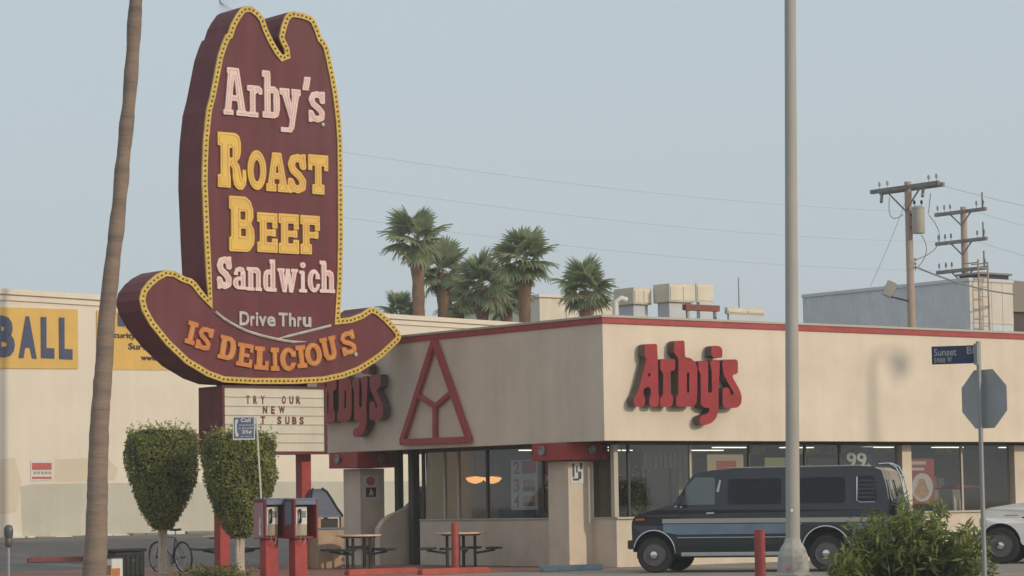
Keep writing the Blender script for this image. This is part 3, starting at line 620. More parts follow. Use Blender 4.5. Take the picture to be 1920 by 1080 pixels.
b.prism([L], lambda u, v: (u, 9.36, v), lambda u, v: (u, 9.366, v)); b.build('disc_print', SIGNRED, t)
patch(t, 686, 705, 914, 932, INK, 'y', 9.368)
b = MB(); L = [(p[0], p[2]) for p in (on_y(x, y, 9.36) for x, y in ((694, 917), (697, 917), (698, 921), (700, 926), (698, 930), (696, 926), (693, 930), (692, 927), (694, 922)))]
b.prism([L], lambda u, v: (u, 9.358, v), lambda u, v: (u, 9.363, v)); b.build('figure_print', SIGNWHITE, t)
t, *_ = poster('wall_notice', 'small white and dark printed notice on the corner column', 1070, 1096, 865, 906, SIGNWHITE, 'y', 1.368, cat='notice')
for (x0, x1, y0, y1) in ((1073, 1077, 869, 895), (1080, 1083, 874, 886), (1087, 1092, 868, 880), (1084, 1090, 884, 898), (1074, 1086, 897, 901)): patch(t, x0, x1, y0, y1, NAVY, 'y', 1.368)
# things inside the restaurant -------------------------------------------------
for i, px in enumerate((891, 923)):
    p = at(px, 901, 64.4); tp = thing('pendant_lamp', ('lit amber bowl pendant nearer the porch posts, seen through the side window', 'lit amber bowl pendant nearer the menu poster, seen through the side window')[i], 'lamp', p, group='lit pendants in the dining room')
    MB().lathe([(0.02, 0.10), (0.20, 0.075), (0.23, 0.05), (0.16, -0.03), (0.05, -0.07), (0.01, -0.075)], p, 20).build('bowl', LAMPLIT, tp, smooth=True)
    MB().tube([(p[0], p[1], p[2] + 0.1), (p[0], p[1], 2.70)], 0.012, 6).build('stem', DARKMETAL, tp)
def in_box(name, label, cat, px0, px1, py0, py1, y, dpt, m, z0=None, bevel=0.01):
    a = on_y((px0 + px1) / 2, py0, y); q0, q1 = on_y(px0, (py0 + py1) / 2, y), on_y(px1, (py0 + py1) / 2, y); zb = on_y((px0 + px1) / 2, py1, y)[2] if z0 is None else z0
    t = thing(name, label, cat, (q0[0], y, zb)); MB().box(q0[0], q1[0], y, y + dpt, zb, a[2]).build('panel', m, t, bevel=bevel); return t, q0[0], q1[0], zb, a[2]
t, x0, x1, z0, z1 = in_box('partition_board', 'dark board standing inside the corner window behind the van hood', 'partition', 1212, 1272, 878, 930, 1.2, 0.06, INTDARK, z0=0.04)
MB().box(x0 - 0.03, x1 + 0.03, 1.15, 1.32, 0.03, 0.9).build('plinth', INTWOOD, t)
t, x0, x1, z0, z1 = in_box('window_blind', 'cream blind lit behind the dark board inside the corner window', 'blind', 1204, 1288, 850, 940, 1.75, 0.03, CREAMCURT)
for k in range(9): MB().box(x0 + (x1 - x0) * k / 9 + 0.02, x0 + (x1 - x0) * (k + 1) / 9 - 0.02, 1.71, 1.745, z0, z1).build('slat', CREAMCURT, t)
MB().box(x0, x1, 1.70, 1.80, z1, 2.69).build('headrail', FRAMELIGHT, t); 
t, x0, x1, z0, z1 = in_box('service_counter', 'red edged service counter inside the window near the white pickup', 'counter', 1750, 1806, 915, 985, 2.6, 0.7, mat('counter_grey', (0.42, 0.37, 0.30), 0.6), z0=0.03)
MB().box(x0 - 0.1, x1 + 0.5, 2.5, 3.35, z1, z1 + 0.06).build('top', POSTERR, t)
for i, (px0, px1, py0, py1) in enumerate(((1749, 1757, 894, 911), (1759, 1771, 897, 911))):
    tt, *_ = in_box('paper_cup_stack', ('slim white stack of cups on the red edged counter', 'wide white stack of cups on the red edged counter')[i], 'cups', px0, px1, py0, py1, 2.62, 0.1, SIGNWHITE)
for i, (px0, px1, py0, py1) in enumerate(((1785, 1793, 930, 947), (1796, 1803, 936, 947))):
    a = on_y((px0 + px1) / 2, py1, 1.0); r = (px1 - px0) / 75 / 2; h = on_y((px0 + px1) / 2, py0, 1.0)[2]
    tt = thing('condiment_dispenser', ('tall white dispenser on the inner window ledge', 'short white dispenser on the inner window ledge')[i], 'dispenser', (a[0], 1.0, SILL))
    MB().lathe([(r, 0), (r, (h - SILL) * 0.7), (r * 0.5, (h - SILL) * 0.9), (r * 0.4, h - SILL)], (a[0], 1.0, SILL), 12).build('bottle', SIGNWHITE, tt, smooth=True)
    MB().lathe([(r * 1.1, -0.06), (r * 1.1, 0)], (a[0], 1.0, SILL), 12).build('coaster', POSTERR, tt)
tt = thing('window_ledge', 'dark ledge along the inside of the front window', 'ledge', (10.1, 0.82, SILL - 0.1)); MB().box(10.1, 13.6, 0.83, 1.25, SILL - 0.1, SILL - 0.06).build('shelf', INTWOOD, tt); MB().box(10.1, 13.6, 0.83, 0.9, 0.03, SILL - 0.1).build('support_panel', INTWOOD, tt)
for i, (x, y) in enumerate(((2.0, 5.8), (2.0, 4.2), (4.0, 6.2), (5.6, 3.4))):
    tt = thing('dining_booth', ('blue booth seat behind the porch-end side window', 'blue booth seat behind the middle side window', 'blue booth seat at the back of the dining room', 'blue booth seat behind the van windscreen')[i], 'booth', (x, y, 0.03), group='booths in the dining room')
    box_part('seat', INTBLUE, tt, x, x + 1.1, y, y + 0.5, 0.03, 0.5, 0.03); box_part('backrest', INTBLUE, tt, x, x + 1.1, y + 0.5, y + 0.62, 0.03, 1.32, 0.03)
for i, (px0, px1) in enumerate(((1400, 1436), (1500, 1560), (1562, 1583), (1642, 1686), (1755, 1800))):
    tb, x0, x1, z0, z1 = in_box('menu_board', ('olive menu board panel over the van door', 'olive menu board panel beside the lamp post', 'narrow olive menu board panel before the 99 poster', 'olive menu board panel after the 99 poster', 'olive menu board panel over the red edged counter')[i], 'menu board', px0, px1, 829, 852, 3.2, 0.06, MENUGREEN)
    for k in range(3): MB().box(x0 + (x1 - x0) * (k + 0.15) / 3, x0 + (x1 - x0) * (k + 0.85) / 3, 3.19, 3.199, z0 + 0.05, z1 - 0.06).build('menu_print', (INTWOOD, POSTERT, CREAMCURT)[(k + i) % 3], tb)
    MB().box(x0 + 0.1, x1 - 0.1, 3.22, 3.25, z1, 2.70).build('hanger', DARKMETAL, tb)
tb, x0, x1, z0, z1 = in_box('indoor_doorway', 'cream framed inner doorway seen above the van roof', 'doorway', 1514, 1582, 858, 960, 4.2, 0.12, CREAMCURT, z0=0.03)
MB().box(x0 + 0.18, x1 - 0.18, 4.18, 4.199, 0.03, z1 - 0.18).build('dark_opening', INTDARK, tb)
tb, x0, x1, z0, z1 = in_box('indoor_pier', 'tan inner pier beside the red panel poster', 'pier', 1300, 1328, 856, 960, 2.4, 0.3, INTWOOD, z0=0.03)
MB().box(x0 - 0.08, x0 - 0.005, 2.38, 2.7, 0.03, 2.45).build('white_edge', CREAMCURT, tb)
hp_ = on_y(1166, 900, 1.6); tb = thing('hanging_planter', 'amber hanging planter inside the corner window', 'planter', hp_)
MB().tube([(hp_[0], 1.6, hp_[2] + 0.1), (hp_[0], 1.6, 2.70)], 0.014, 6).build('chain', INTDARK, tb); MB().lathe([(0.30, 0.12), (0.31, 0.09), (0.16, -0.02), (0.09, -0.16), (0.02, -0.2)], hp_, 18).build('bowl', mat('amber_bowl', (0.45, 0.22, 0.09), 0.4), tb, smooth=True)
pp = NR.normal(size=(160, 3)) * np.array([0.13, 0.13, 0.16]) + hp_ - np.array([0, 0, 0.28]); leaf_cloud('foliage', LEAFTOP, tb, pp, pp - hp_, 0.12, 0.4, NR, NR.random(160) * 0.5)
tt = thing('potted_plant', 'dark leafy potted plant inside the corner window', 'plant', (1.75, 1.15, 0.03))
MB().lathe([(0.16, 0), (0.22, 0.35), (0.24, 0.36)], (1.75, 1.15, 0.03), 14).build('pot', INTWOOD, tt, smooth=True)
MB().tube([(1.75, 1.15, 0.35), (1.75, 1.15, 1.5)], 0.02, 6).build('stem', INTWOOD, tt)
pp = NR.normal(size=(260, 3)) * np.array([0.15, 0.15, 0.26]) + np.array([1.75, 1.15, 1.55]); leaf_cloud('foliage', LEAFTOP, tt, pp, pp - np.array([1.75, 1.15, 1.4]), 0.16, 0.4, NR, NR.random(260) * 0.3)

# ================================================================== PYLON SIGN (hat)
SY = 7.0; STH = 1.0
def sp(px, py, d=0.0): p = on_y(px, py, SY); return np.array([p[0], SY - d, p[2]])
pyl = thing('pylon_sign', 'tall maroon hat shaped pylon sign with yellow bulb trim and reader board on red poles', 'sign', (-4.1, SY + 0.5, 0))
HAT = [(389, 560), (385, 510), (382, 454), (379, 380), (377.4, 345), (378, 300), (380, 259), (385.5, 207), (392.5, 180), (400, 142), (407.5, 103), (416, 78), (421.7, 65), (426, 63), (431.7, 45), (440, 30), (450, 16), (458, 11.7), (470, 12.5), (483, 21.7), (493, 34), (500, 55), (511, 78), (521, 95), (528, 103.5), (532.5, 101.7), (531.5, 93), (523.5, 77), (521.7, 69), (526.7, 48), (532.5, 31.7), (540, 23), (548, 21.7), (563, 24), (580, 30), (588, 36.7), (595, 51.7), (601.7, 71.7), (608, 78), (613, 88), (618, 108), (625, 141.7), (631.7, 180), (637, 225), (639.5, 262), (640.5, 330), (641, 400), (641, 454), (639.5, 528), (635.5, 597), (655, 595), (676, 587), (691, 576.5), (700, 577), (710, 583), (724, 595), (738, 610), (747, 621), (750, 633), (746, 641), (732, 654), (716, 669), (698, 682), (672, 698), (643, 709), (606, 717), (550, 720), (476, 720), (417, 717), (387, 706), (347, 682), (310, 647), (280, 610), (265, 583), (260, 562), (264, 544), (276, 528), (290, 516), (308, 506.5), (325, 508), (345, 519), (357, 522.5), (366, 530), (378, 546)]
hatp = [(p[0], p[2]) for p in (sp(*q) for q in HAT)]
hat_c = MB().prism([hatp], lambda u, v: (u, SY, v), lambda u, v: (u, SY + STH, v), 'both').build('hat_cabinet', MAROONS, pyl)
def offset_loop(P, d):
    n = len(P); s = 1 if area(P) > 0 else -1; out = []
    for i in range(n):
        a, b_, c = np.array(P[i - 1]), np.array(P[i]), np.array(P[(i + 1) % n])
        e1 = (b_ - a) / (np.linalg.norm(b_ - a) + 1e-9); e2 = (c - b_) / (np.linalg.norm(c - b_) + 1e-9)
        n1 = np.array([-e1[1], e1[0]]) * s; n2 = np.array([-e2[1], e2[0]]) * s; m = n1 + n2; k = m.dot(m) / 2
        out.append(tuple(b_ + m / max(k, 0.35) * d))
    return out
BW = 0.135
inner = offset_loop(hatp, BW)
n_ = len(hatp)
bb = MB(); yo = SY - 0.05
V = [(p[0], yo, p[1]) for p in hatp] + [(p[0], yo, p[1]) for p in inner] + [(p[0], SY + 0.0, p[1]) for p in hatp] + [(p[0], SY - 0.006, p[1]) for p in inner]
Fq = []
for i in range(n_):
    j = (i + 1) % n_; Fq += [(i, j, n_ + j, n_ + i), (i, 2 * n_ + i, 2 * n_ + j, j), (n_ + i, n_ + j, 3 * n_ + j, 3 * n_ + i)]
bb.add(V, Fq); trim = bb.build('bulb_trim', YELLOW, hat_c, fix=True)
mid = offset_loop(hatp, BW * 0.5)
bulbs = MB(); acc = 0.0; step = 0.115
for i in range(n_):
    a, b_ = np.array(mid[i]), np.array(mid[(i + 1) % n_]); L = np.linalg.norm(b_ - a); t = step - acc
    while t <= L:
        p = a + (b_ - a) * (t / L); bulbs.lathe([(0.024, 0.0), (0.024, -0.018), (0.014, -0.03)], (p[0], yo - 0.001, p[1]), 6, axis='y'); t += step
    acc = (acc + L) % step
ob = bulbs.build('bulb_row', BULB, hat_c); ob['kind'] = 'stuff'
facep = offset_loop(hatp, BW * 0.8)
MB().prism([facep], lambda u, v: (u, SY - 0.008, v), lambda u, v: (u, SY - 0.001, v)).build('face_panel', MAROON, hat_c)
for py in (141, 268, 372, 478, 566):               # seams between face sheets
    a, b_ = sp(402 if py < 200 else 398, py - (0 if py < 200 else 0)), sp(616, py + 16)
    MB().box(a[0], b_[0], SY - 0.0105, SY - 0.0082, a[2] - 0.008, a[2]).build('seam', MAROONS, hat_c)
def hat_letter(k, x0, x1, y0, y1, m, neon=None, rot=0.0, th=0.05, tube_off=None):
    yc, xc = (y0 + y1) / 2, (x0 + x1) / 2; a, b_ = sp(x0, yc)[0], sp(x1, yc)[0]; zt, zb = sp(xc, y0)[2], sp(xc, y1)[2]; W, H = b_ - a, zt - zb
    cx, cz = (a + b_) / 2, (zt + zb) / 2; cr, sr = math.cos(rot), math.sin(rot)
    def P(u, v): du, dv = u - W / 2, v - H / 2; return (cx + du * cr + dv * sr, cz - du * sr + dv * cr)
    b = MB()
    for shp in glyph(k, W, H): b.prism(shp, lambda u, v: (P(u, v)[0], SY - 0.01 - th, P(u, v)[1]), lambda u, v: (P(u, v)[0], SY - 0.0085, P(u, v)[1]), 'both')
    o = b.build('letter', m, hat_c)
    if neon:
        b = MB()
        for shp in glyph(k, W, H, off=-0.05):
            for lp in shp:
                q = [(P(u, v)[0], SY - 0.01 - th - 0.003, P(u, v)[1]) for u, v in lp]
                if len(q) > 4: b.tube(q + [q[0]], 0.009, 5, cap=False)
        if b.v: b.build('neon_tube', neon, o)
    return o
for k, x0, x1, y0, y1 in (('a1', 416.3, 460.7, 127.8, 216.7), ('r', 461.2, 489.6, 161, 220.4), ('b', 489, 522, 133.7, 221.9), ('y', 522, 561.5, 167, 249), ("'", 564.4, 580, 144.8, 170), ('s', 576.3, 606.7, 171.5, 230)): hat_letter(k, x0, x1, y0, y1, LPINK, NEONP)
for k, x0, x1, y0, y1 in (('R', 406, 459.5, 249.5, 355), ('O', 461.7, 496.7, 282, 356.7), ('A', 496.7, 538, 286.7, 360), ('S', 538, 571, 289, 363), ('T', 575.4, 613, 291, 364.7)): hat_letter(k, x0, x1, y0, y1, LYEL, NEONO)
for k, x0, x1, y0, y1 in (('B', 427.4, 474.8, 368.7, 472.3), ('E', 480, 517.8, 399.4, 473.7), ('E', 520, 558, 401.6, 476), ('F', 560.8, 597.3, 404.5, 477.4)): hat_letter(k, x0, x1, y0, y1, LYEL, NEONO)
for k, x0, x1, y0, y1 in (('S', 405.2, 431.2, 481, 542.4), ('a', 434.3, 460.3, 500, 543), ('n', 460.3, 488.6, 501.5, 545.5), ('d', 491, 516, 486.5, 547), ('w', 517.7, 556.3, 504, 548.7), ('i', 558, 573, 492, 548.7), ('c', 574.4, 598, 505.4, 548.7), ('h', 597, 625.6, 489.7, 549.5)): hat_letter(k, x0, x1, y0, y1, LPINK, NEONP)
for k, cx, cy, w, h, r in (('I', 185, 275, 95, 220, 17), ('S', 310, 330, 145, 225, 17), ('D', 525, 420, 160, 225, 14), ('e2', 690, 485, 150, 220, 11), ('L', 850, 515, 135, 220, 6), ('I', 975, 525, 80, 220, 2), ('C', 1100, 525, 155, 222, -2), ('I', 1225, 500, 92, 215, -8), ('O2', 1340, 480, 160, 222, -10), ('U', 1490, 425, 155, 225, -14), ('S', 1670, 370, 145, 225, -16)):
    px, py = 320 + cx / 5.053, 570 + cy / 5.053; hat_letter(k, px - w / 10.1, px + w / 10.1, py - h / 10.1, py + h / 10.1, LORG, NEONO, rot=rad(r - 3.0 if r > 0 else r + 1))
for px, py, r in ((604.4, 233.7, 0.045), (665.7, 664.6, 0.05)):
    p = sp(px, py); MB().lathe([(r, 0), (r, -0.03), (r * 0.5, -0.04)], (p[0], SY - 0.0095, p[2]), 14, axis='y').build('registered_mark', LWHITE, hat_c)
# Drive Thru in plain letters
def hat_word(s, x0, x1, y0, y1, drop):
    for w, a0, a1, b0, b1 in s:
        a, b_ = sp(a0, (b0 + b1) / 2), sp(a1, (b0 + b1) / 2); zt, zb = sp((a0 + a1) / 2, b0)[2], sp((a0 + a1) / 2, b1)[2]
        text_on('letter', w, LWHITE, hat_c, (a[0], SY - 0.0095, zb), (1, 0, 0), (0, 0, 1), (0, -1, 0), b_[0] - a[0], zt - zb, 0.03, 0.03)
hat_word([('D', 447.5, 466, 584, 610.5), ('r', 468, 476, 592, 611), ('i', 478, 482.5, 585.5, 611.5), ('v', 483.5, 498, 593, 612), ('e', 499, 515, 593, 612.5), ('T', 520.5, 538, 586.5, 612), ('h', 540, 553, 587, 612.5), ('r', 556, 564, 594, 613), ('u', 566, 582, 594.5, 613.5)], 0, 0, 0, 0, 0)
def hat_line(pts, w=0.05):
    q = [sp(320 + x / 5.053, 570 + y / 5.053, 0.03) for x, y in pts]; MB().tube(q, [w] * (len(q) - 1) + [w * 0.3], 6).build('white_line', LWHITE, hat_c, smooth=True)
hat_line([(418, 75), (480, 128), (560, 180), (640, 222), (720, 260), (850, 300), (960, 326), (1060, 347), (1150, 360), (1275, 358)], 0.034)
hat_line([(1510, 205), (1380, 238), (1250, 270), (1120, 302), (1000, 332)], 0.034)
# reader board
rb = MB(); a, b_ = sp(418, 790), sp(609.5, 790); zt, zb = sp(512, 725)[2], sp(512, 851)[2]
RX0, RX1, RZ0, RZ1 = a[0] - 0.03, b_[0] + 0.02, zb, zt
board = MB().box(RX0, RX1, SY, SY + STH, RZ0, RZ1).build('reader_board', MAROONS, pyl, bevel=0.015)
fx0, fx1, fz0, fz1 = RX0 + 0.05, RX1 - 0.05, RZ0 + 0.05, RZ1 - 0.04
NB_ = 7; 
for k in range(NB_):
    z0, z1 = fz0 + (fz1 - fz0) * k / NB_, fz0 + (fz1 - fz0) * (k + 1) / NB_
    MB().box(fx0, fx1, SY - 0.012, SY - 0.001, z0 + 0.006, z1 - 0.006).build('panel', PANELW, board)
    MB().box(fx0, fx1, SY - 0.03, SY - 0.001, z1 - 0.0055, z1 + 0.0055).build('rail', RAIL, board)
fr = MB(); fr.box(RX0 - 0.01, RX1 + 0.01, SY - 0.05, SY - 0.002, fz1 + 0.008, RZ1 + 0.01); fr.box(RX0 - 0.01, RX1 + 0.01, SY - 0.05, SY - 0.002, RZ0 - 0.01, fz0 - 0.008)
fr.box(RX0 - 0.01, fx0, SY - 0.05, SY - 0.002, fz0 - 0.008, fz1 + 0.008); fr.box(fx1, RX1 + 0.01, SY - 0.05, SY - 0.002, fz0 - 0.008, fz1 + 0.008); fr.build('board_frame', MAROON, board)
for s, cx, cy, w, h in (('T', 418, 228, 52, 122), ('R', 523, 228, 54, 122), ('Y', 632, 230, 58, 122), ('O', 937, 230, 56, 120), ('U', 1046, 233, 58, 118), ('R', 1147, 233, 62, 118), ('N', 665, 372, 62, 112), ('E', 780, 376, 52, 118), ('W', 908, 372, 86, 112), ('T', 635, 525, 58, 118), ('S', 872, 528, 58, 118), ('U', 988, 530, 60, 116), ('B', 1090, 530, 64, 112), ('S', 1194, 532, 60, 114)):
    px, py = 410 + cx / 7.714, 720 + cy / 7.714; p = sp(px, py); W = w / 7.714 / 68.0; H = h / 7.714 / 84.0
    text_on('letter', s, READLET, board, (p[0] - W / 2, SY - 0.0125, p[2] - H / 2), (1, 0, 0), (0, 0, 1), (0, -1, 0), W, H, 0.006, 0.045)
# poles
for px in (412, 566):
    x = on_y(px, 900, SY + 0.36)[0]
    ztop = RZ0 + 0.01
    po = box_part('pole', REDPAINT, pyl, x, x + 0.26, SY + 0.36, SY + 0.62, 0.0, ztop, 0.012)
    MB().box(x - 0.12, x + 0.34, SY + 0.26, SY + 0.72, 0.0, 0.05).build('base_plate', REDPAINT, po)
MB().box(RX0 + 0.3, RX1 - 0.3, SY + 0.3, SY + 0.7, RZ1 + 0.001, sp(476, 720)[2] + 0.12).build('neck', MAROONS, pyl)

# ================================================================== NEIGHBOURING WALL BUILDING
W0 = at(0, 541, 80.0); waz = rad(40.0); wd = math.sin(waz) * R0 + math.cos(waz) * FH; wn_ = np.array([wd[1], -wd[0], 0.0])
if np.dot(wn_, CAM - W0) < 0: wn_ = -wn_
def on_wall(px, py, d=0.0):
    r = ray(px, py); o = W0 + wn_ * d; return CAM + r * (np.dot(o - CAM, wn_) / np.dot(r, wn_))
def wl_(px, py): p = on_wall(px, py); return (np.dot(p - W0, wd), p[2])          # (along, height)
WR = math.atan2(wd[1], wd[0])
def wpt(s, d, z): p = W0 + wd * s + wn_ * d; return (p[0], p[1], z)
def wbox(b, s0, s1, d0, d1, z0, z1):
    vs = [wpt(s, d, z) for z in (z0, z1) for (s, d) in ((s0, d0), (s1, d0), (s1, d1), (s0, d1))]
    return b.add(vs, [(3, 2, 1, 0), (4, 5, 6, 7), (0, 1, 5, 4), (1, 2, 6, 5), (2, 3, 7, 6), (3, 0, 4, 7)])
WT = W0[2]; WBZ = 0.64
shed = thing('warehouse', 'long cream painted warehouse with blank side wall and grey paint patches', 'building', (W0[0], W0[1], 0.6), WR)
wbox(MB(), -14, 26, 0, -16, 0.3, WT - 0.05).build('wall', WHITEWALL, shed)
wbox(MB(), -14.1, 26.1, 0.10, -0.25, WT - 0.16, WT).build('parapet_cap', WALLTRIM, shed)
wbox(MB(), -14.05, 26.05, 0.06, -0.05, WT - 0.34, WT - 0.2).build('cornice', WALLTRIM, shed)
wbox(MB(), -14, 26, -0.3, -15.9, WT - 0.3, WT - 0.24).build('roof', CONC, shed)
zt = wl_(120, 905)[1]
def wpatch(name, pts, m, d=0.004):
    q = [wl_(*p) for p in pts]; MB().prism([q], lambda u, v: wpt(u, d, v), lambda u, v: wpt(u, 0.0005, v)).build(name, m, shed)
wpatch('paint_patch', [(38, 912), (60, 908), (150, 906), (300, 905), (560, 903), (800, 902), (800, 1010), (620, 1002), (300, 1003), (42, 1006)], WALLPATCH)
wpatch('paint_patch', [(103, 861), (165, 859), (205, 862), (222, 880), (214, 900), (140, 904), (101, 903)], WALLPATCH2, 0.003)
wpatch('paint_patch', [(0, 862), (28, 858), (40, 905), (30, 960), (0, 965)], WALLPATCH2, 0.0025)
# grime line and broken edging along the foot of the wall
ed = [wl_(x, 1003) for x in (-20, 12, 40, 58, 92, 128, 152, 200, 235, 262, 300, 340, 400)]
for i in range(len(ed) - 1):
    z0 = WBZ - 0.06; h = 0.10 + 0.07 * rnd.random()
    wbox(MB(), ed[i][0] + 0.05, ed[i + 1][0] - 0.04, 0.02, 0.22 + 0.1 * rnd.random(), z0, z0 + h).build('edging_stone', (CONC, SIGNWHITE, CONC)[i % 3] if i not in (2, 4, 6) else WALLTRIM, shed, bevel=0.02)
# banners
def banner(name, label, px0, px1, py0, py1, shear):
    P = [(px0, py0), (px1, py0 + shear), (px1, py1 + shear * 0.2), (px0, py1)]; q = [wl_(*p) for p in P]
    t = thing(name, label, 'banner', wpt(q[3][0], 0.02, q[3][1]), WR)
    MB().prism([q], lambda u, v: wpt(u, 0.03 + 0.012 * math.sin(u * 3 + v), v), lambda u, v: wpt(u, 0.015, v)).build('sheet', BANNER, t)
    return t
def wtext(t, s, px0, px1, py0, py1, m, bold=0.0, d=0.045):
    c = (px0 + px1) / 2; r = (py0 + py1) / 2; a, b_ = wl_(px0, r), wl_(px1, r); z1, z0 = wl_(c, py0)[1], wl_(c, py1)[1]
    return text_on('letter', s, m, t, wpt(a[0], d, z0), wd, (0, 0, 1), wn_, b_[0] - a[0], z1 - z0, 0.008, bold)
t = banner('banner', 'yellow banner with big navy BALL letters on the cream warehouse wall', -150, 145, 572, 690, 8)
for s, x0, x1, y0, y1 in (('B', -14, 26, 592, 670), ('A', 33, 67, 593, 672), ('L', 75, 100, 595, 672), ('L', 109, 134, 596, 674)): wtext(t, s, x0, x1, y0, y1, NAVY, 0.055)
t = banner('banner', 'yellow security firm banner half hidden by the palm trunk and hat brim', 180, 345, 582, 693, 6)
a0, a1 = wl_(219, 587), wl_(243, 613); wbox(MB(), a0[0], wl_(262, 600)[0], 0.046, 0.052, a1[1], a0[1]).build('logo_block', NAVY, t)
q = [wl_(x, y) for x, y in ((231, 614), (236, 605), (242, 607), (247, 615))]; MB().prism([q], lambda u, v: wpt(u, 0.056, v), lambda u, v: wpt(u, 0.053, v)).build('logo_mark', SIGNWHITE, t)
wtext(t, 'Security', 194, 253, 623, 637, INK, 0.02); wtext(t, 'Surve', 239, 282, 644, 656, INK, 0.02); wtext(t, 'www.', 263, 295, 669, 676, INK, 0.02)
# notice on wall
q = [wl_(x, y) for x, y in ((57, 863), (98, 861), (98, 900), (57, 902))]
t = thing('wall_notice', 'white notice with red bands on the cream warehouse wall', 'notice', wpt(q[3][0], 0.01, q[3][1]), WR)
MB().prism([q], lambda u, v: wpt(u, 0.02, v), lambda u, v: wpt(u, 0.006, v)).build('plate', SIGNWHITE, t)
for y0, y1, m in ((868, 881, SIGNRED), (894, 898, SIGNRED)):
    q = [wl_(x, y) for x, y in ((59, y0), (96, y0), (96, y1), (59, y1))]; MB().prism([q], lambda u, v: wpt(u, 0.023, v), lambda u, v: wpt(u, 0.0205, v)).build('red_band', m, t)
for k in range(5):
    x = 62 + k * 7; q = [wl_(*p) for p in ((x, 884), (x + 5, 884), (x + 5, 889), (x, 889))]; MB().prism([q], lambda u, v: wpt(u, 0.023, v), lambda u, v: wpt(u, 0.0205, v)).build('print_mark', RAIL, t)

# ================================================================== POLES, WIRES, FAR BUILDINGS
def crossarm(b, c, L, w=0.1, ang=PI / 2):
    d = Vector((math.cos(ang), math.sin(ang), 0)) * (L / 2); b.bar(Vector(c) - d, Vector(c) + d, w, w * 1.2)
def insul(b, p, h=0.22): b.lathe([(0.012, 0), (0.012, h * 0.4), (0.045, h * 0.45), (0.05, h * 0.6), (0.035, h * 0.65), (0.045, h * 0.8), (0.02, h)], p, 8)
P1 = at(1705, 450, 85.0); P1[2] = rise(P1[1]); P1T = at(1703, 341, 85.0)[2]
up1 = thing('utility_pole', 'brown wooden utility pole with one crossarm, transformer can and floodlight', 'utility pole', P1)
MB().tube([P1, (P1[0], P1[1], P1T)], [0.15, 0.115], 12).build('pole', WOODPOLE, up1, smooth=True)
zc = at(1706, 352, 85.0)[2]; b = MB(); crossarm(b, (P1[0] - 0.15, P1[1], zc), 2.95, 0.11, PI / 2); arm = b.build('crossarm', ARMWOOD, up1)
b = MB(); crossarm(b, (P1[0] + 0.17, P1[1], zc - 0.02), 2.75, 0.11, PI / 2); b.build('crossarm', ARMWOOD, up1)
for s_ in (-1, 1):
    MB().bar((P1[0] - 0.2, P1[1] + s_ * 0.75, zc - 0.05), (P1[0] - 0.13, P1[1], zc - 0.75), 0.04).build('brace', ARMWOOD, up1)
for dy in (-1.38, -1.05, 0.75, 1.1): b = MB(); insul(b, (P1[0] - 0.15, P1[1] + dy, zc + 0.06), 0.24); b.build('insulator', TRANSF, up1)
for dy in (0.95, -0.85): MB().tube([(P1[0] - 0.2, P1[1] + dy, zc - 0.1), (P1[0] - 0.35, P1[1] + dy - 0.1, zc - 0.4)], 0.05, 8).build('fuse_cutout', ARMWOOD, up1)
tc = at(1722, 413, 84.6); tr = MB().lathe([(0.02, -0.42), (0.19, -0.42), (0.2, -0.38), (0.2, 0.36), (0.21, 0.37), (0.21, 0.41), (0.1, 0.46), (0.02, 0.47)], tc, 18).build('transformer', TRANSF, up1, smooth=True)
MB().bar((P1[0], P1[1], tc[2] + 0.2), (tc[0], tc[1], tc[2] + 0.2), 0.06).build('bracket', DARKMETAL, up1); MB().bar((P1[0], P1[1], tc[2] - 0.2), (tc[0], tc[1], tc[2] - 0.2), 0.06).build('bracket', DARKMETAL, up1)
for dx in (-0.08, 0.08): b = MB(); insul(b, (tc[0] + dx, tc[1] - dx, tc[2] + 0.44), 0.2); b.build('bushing', DARKMETAL, tr)
def arc(p, q, bulge, n=8): p, q, bu = np.array(p), np.array(q), np.array(bulge); return [p + (q - p) * t + bu * (4 * t * (1 - t)) for t in np.linspace(0, 1, n)]
for (a_, c_, bu) in (((1745, 362), (1741, 400), (0, 0, 0.02)), ((1741, 402), (1718, 487), (0.45, -0.3, -0.15)), ((1727, 440), (1722, 500), (0.2, -0.1, 0)), ((1668, 370), (1694, 402), (-.15, .1, -.35))):
    MB().tube(arc(at(*a_, 84.7), at(*c_, 84.7), bu), 0.014, 5).build('jumper_wire', WIRE, up1)
for py in (492, 500, 508): b = MB(); insul(b, (P1[0] + 0.12, P1[1] - 0.12, at(1712, py, 85)[2]), 0.14); b.build('spool', TRANSF, up1)
fl = at(1668, 542, 84.6); fo = MB(); fo.box(-0.28, 0.28, -0.14, 0.14, -0.25, 0.25)
R_ = Matrix.Rotation(rad(40), 3, 'Z') @ Matrix.Rotation(rad(25), 3, 'X'); fo.v = [tuple(Vector(fl) + R_ @ Vector(p)) for p in fo.v]; fo.build('floodlight', TRANSF, up1, bevel=0.03)
MB().tube([(P1[0], P1[1], at(1698, 566, 85)[2]), at(1686, 560, 84.8), at(1672, 557, 84.6), fl], 0.03, 6).build('floodlight_arm', DARKMETAL, up1)
P2 = at(1808, 450, 118.0); P2[2] = rise(P2[1]); P2T = at(1806, 388, 118)[2]
up2 = thing('utility_pole', 'distant utility pole with three crossarms over the grey shed', 'utility pole', P2)
MB().tube([P2, (P2[0], P2[1], P2T)], [0.2, 0.14], 10).build('pole', WOODPOLE, up2, smooth=True)
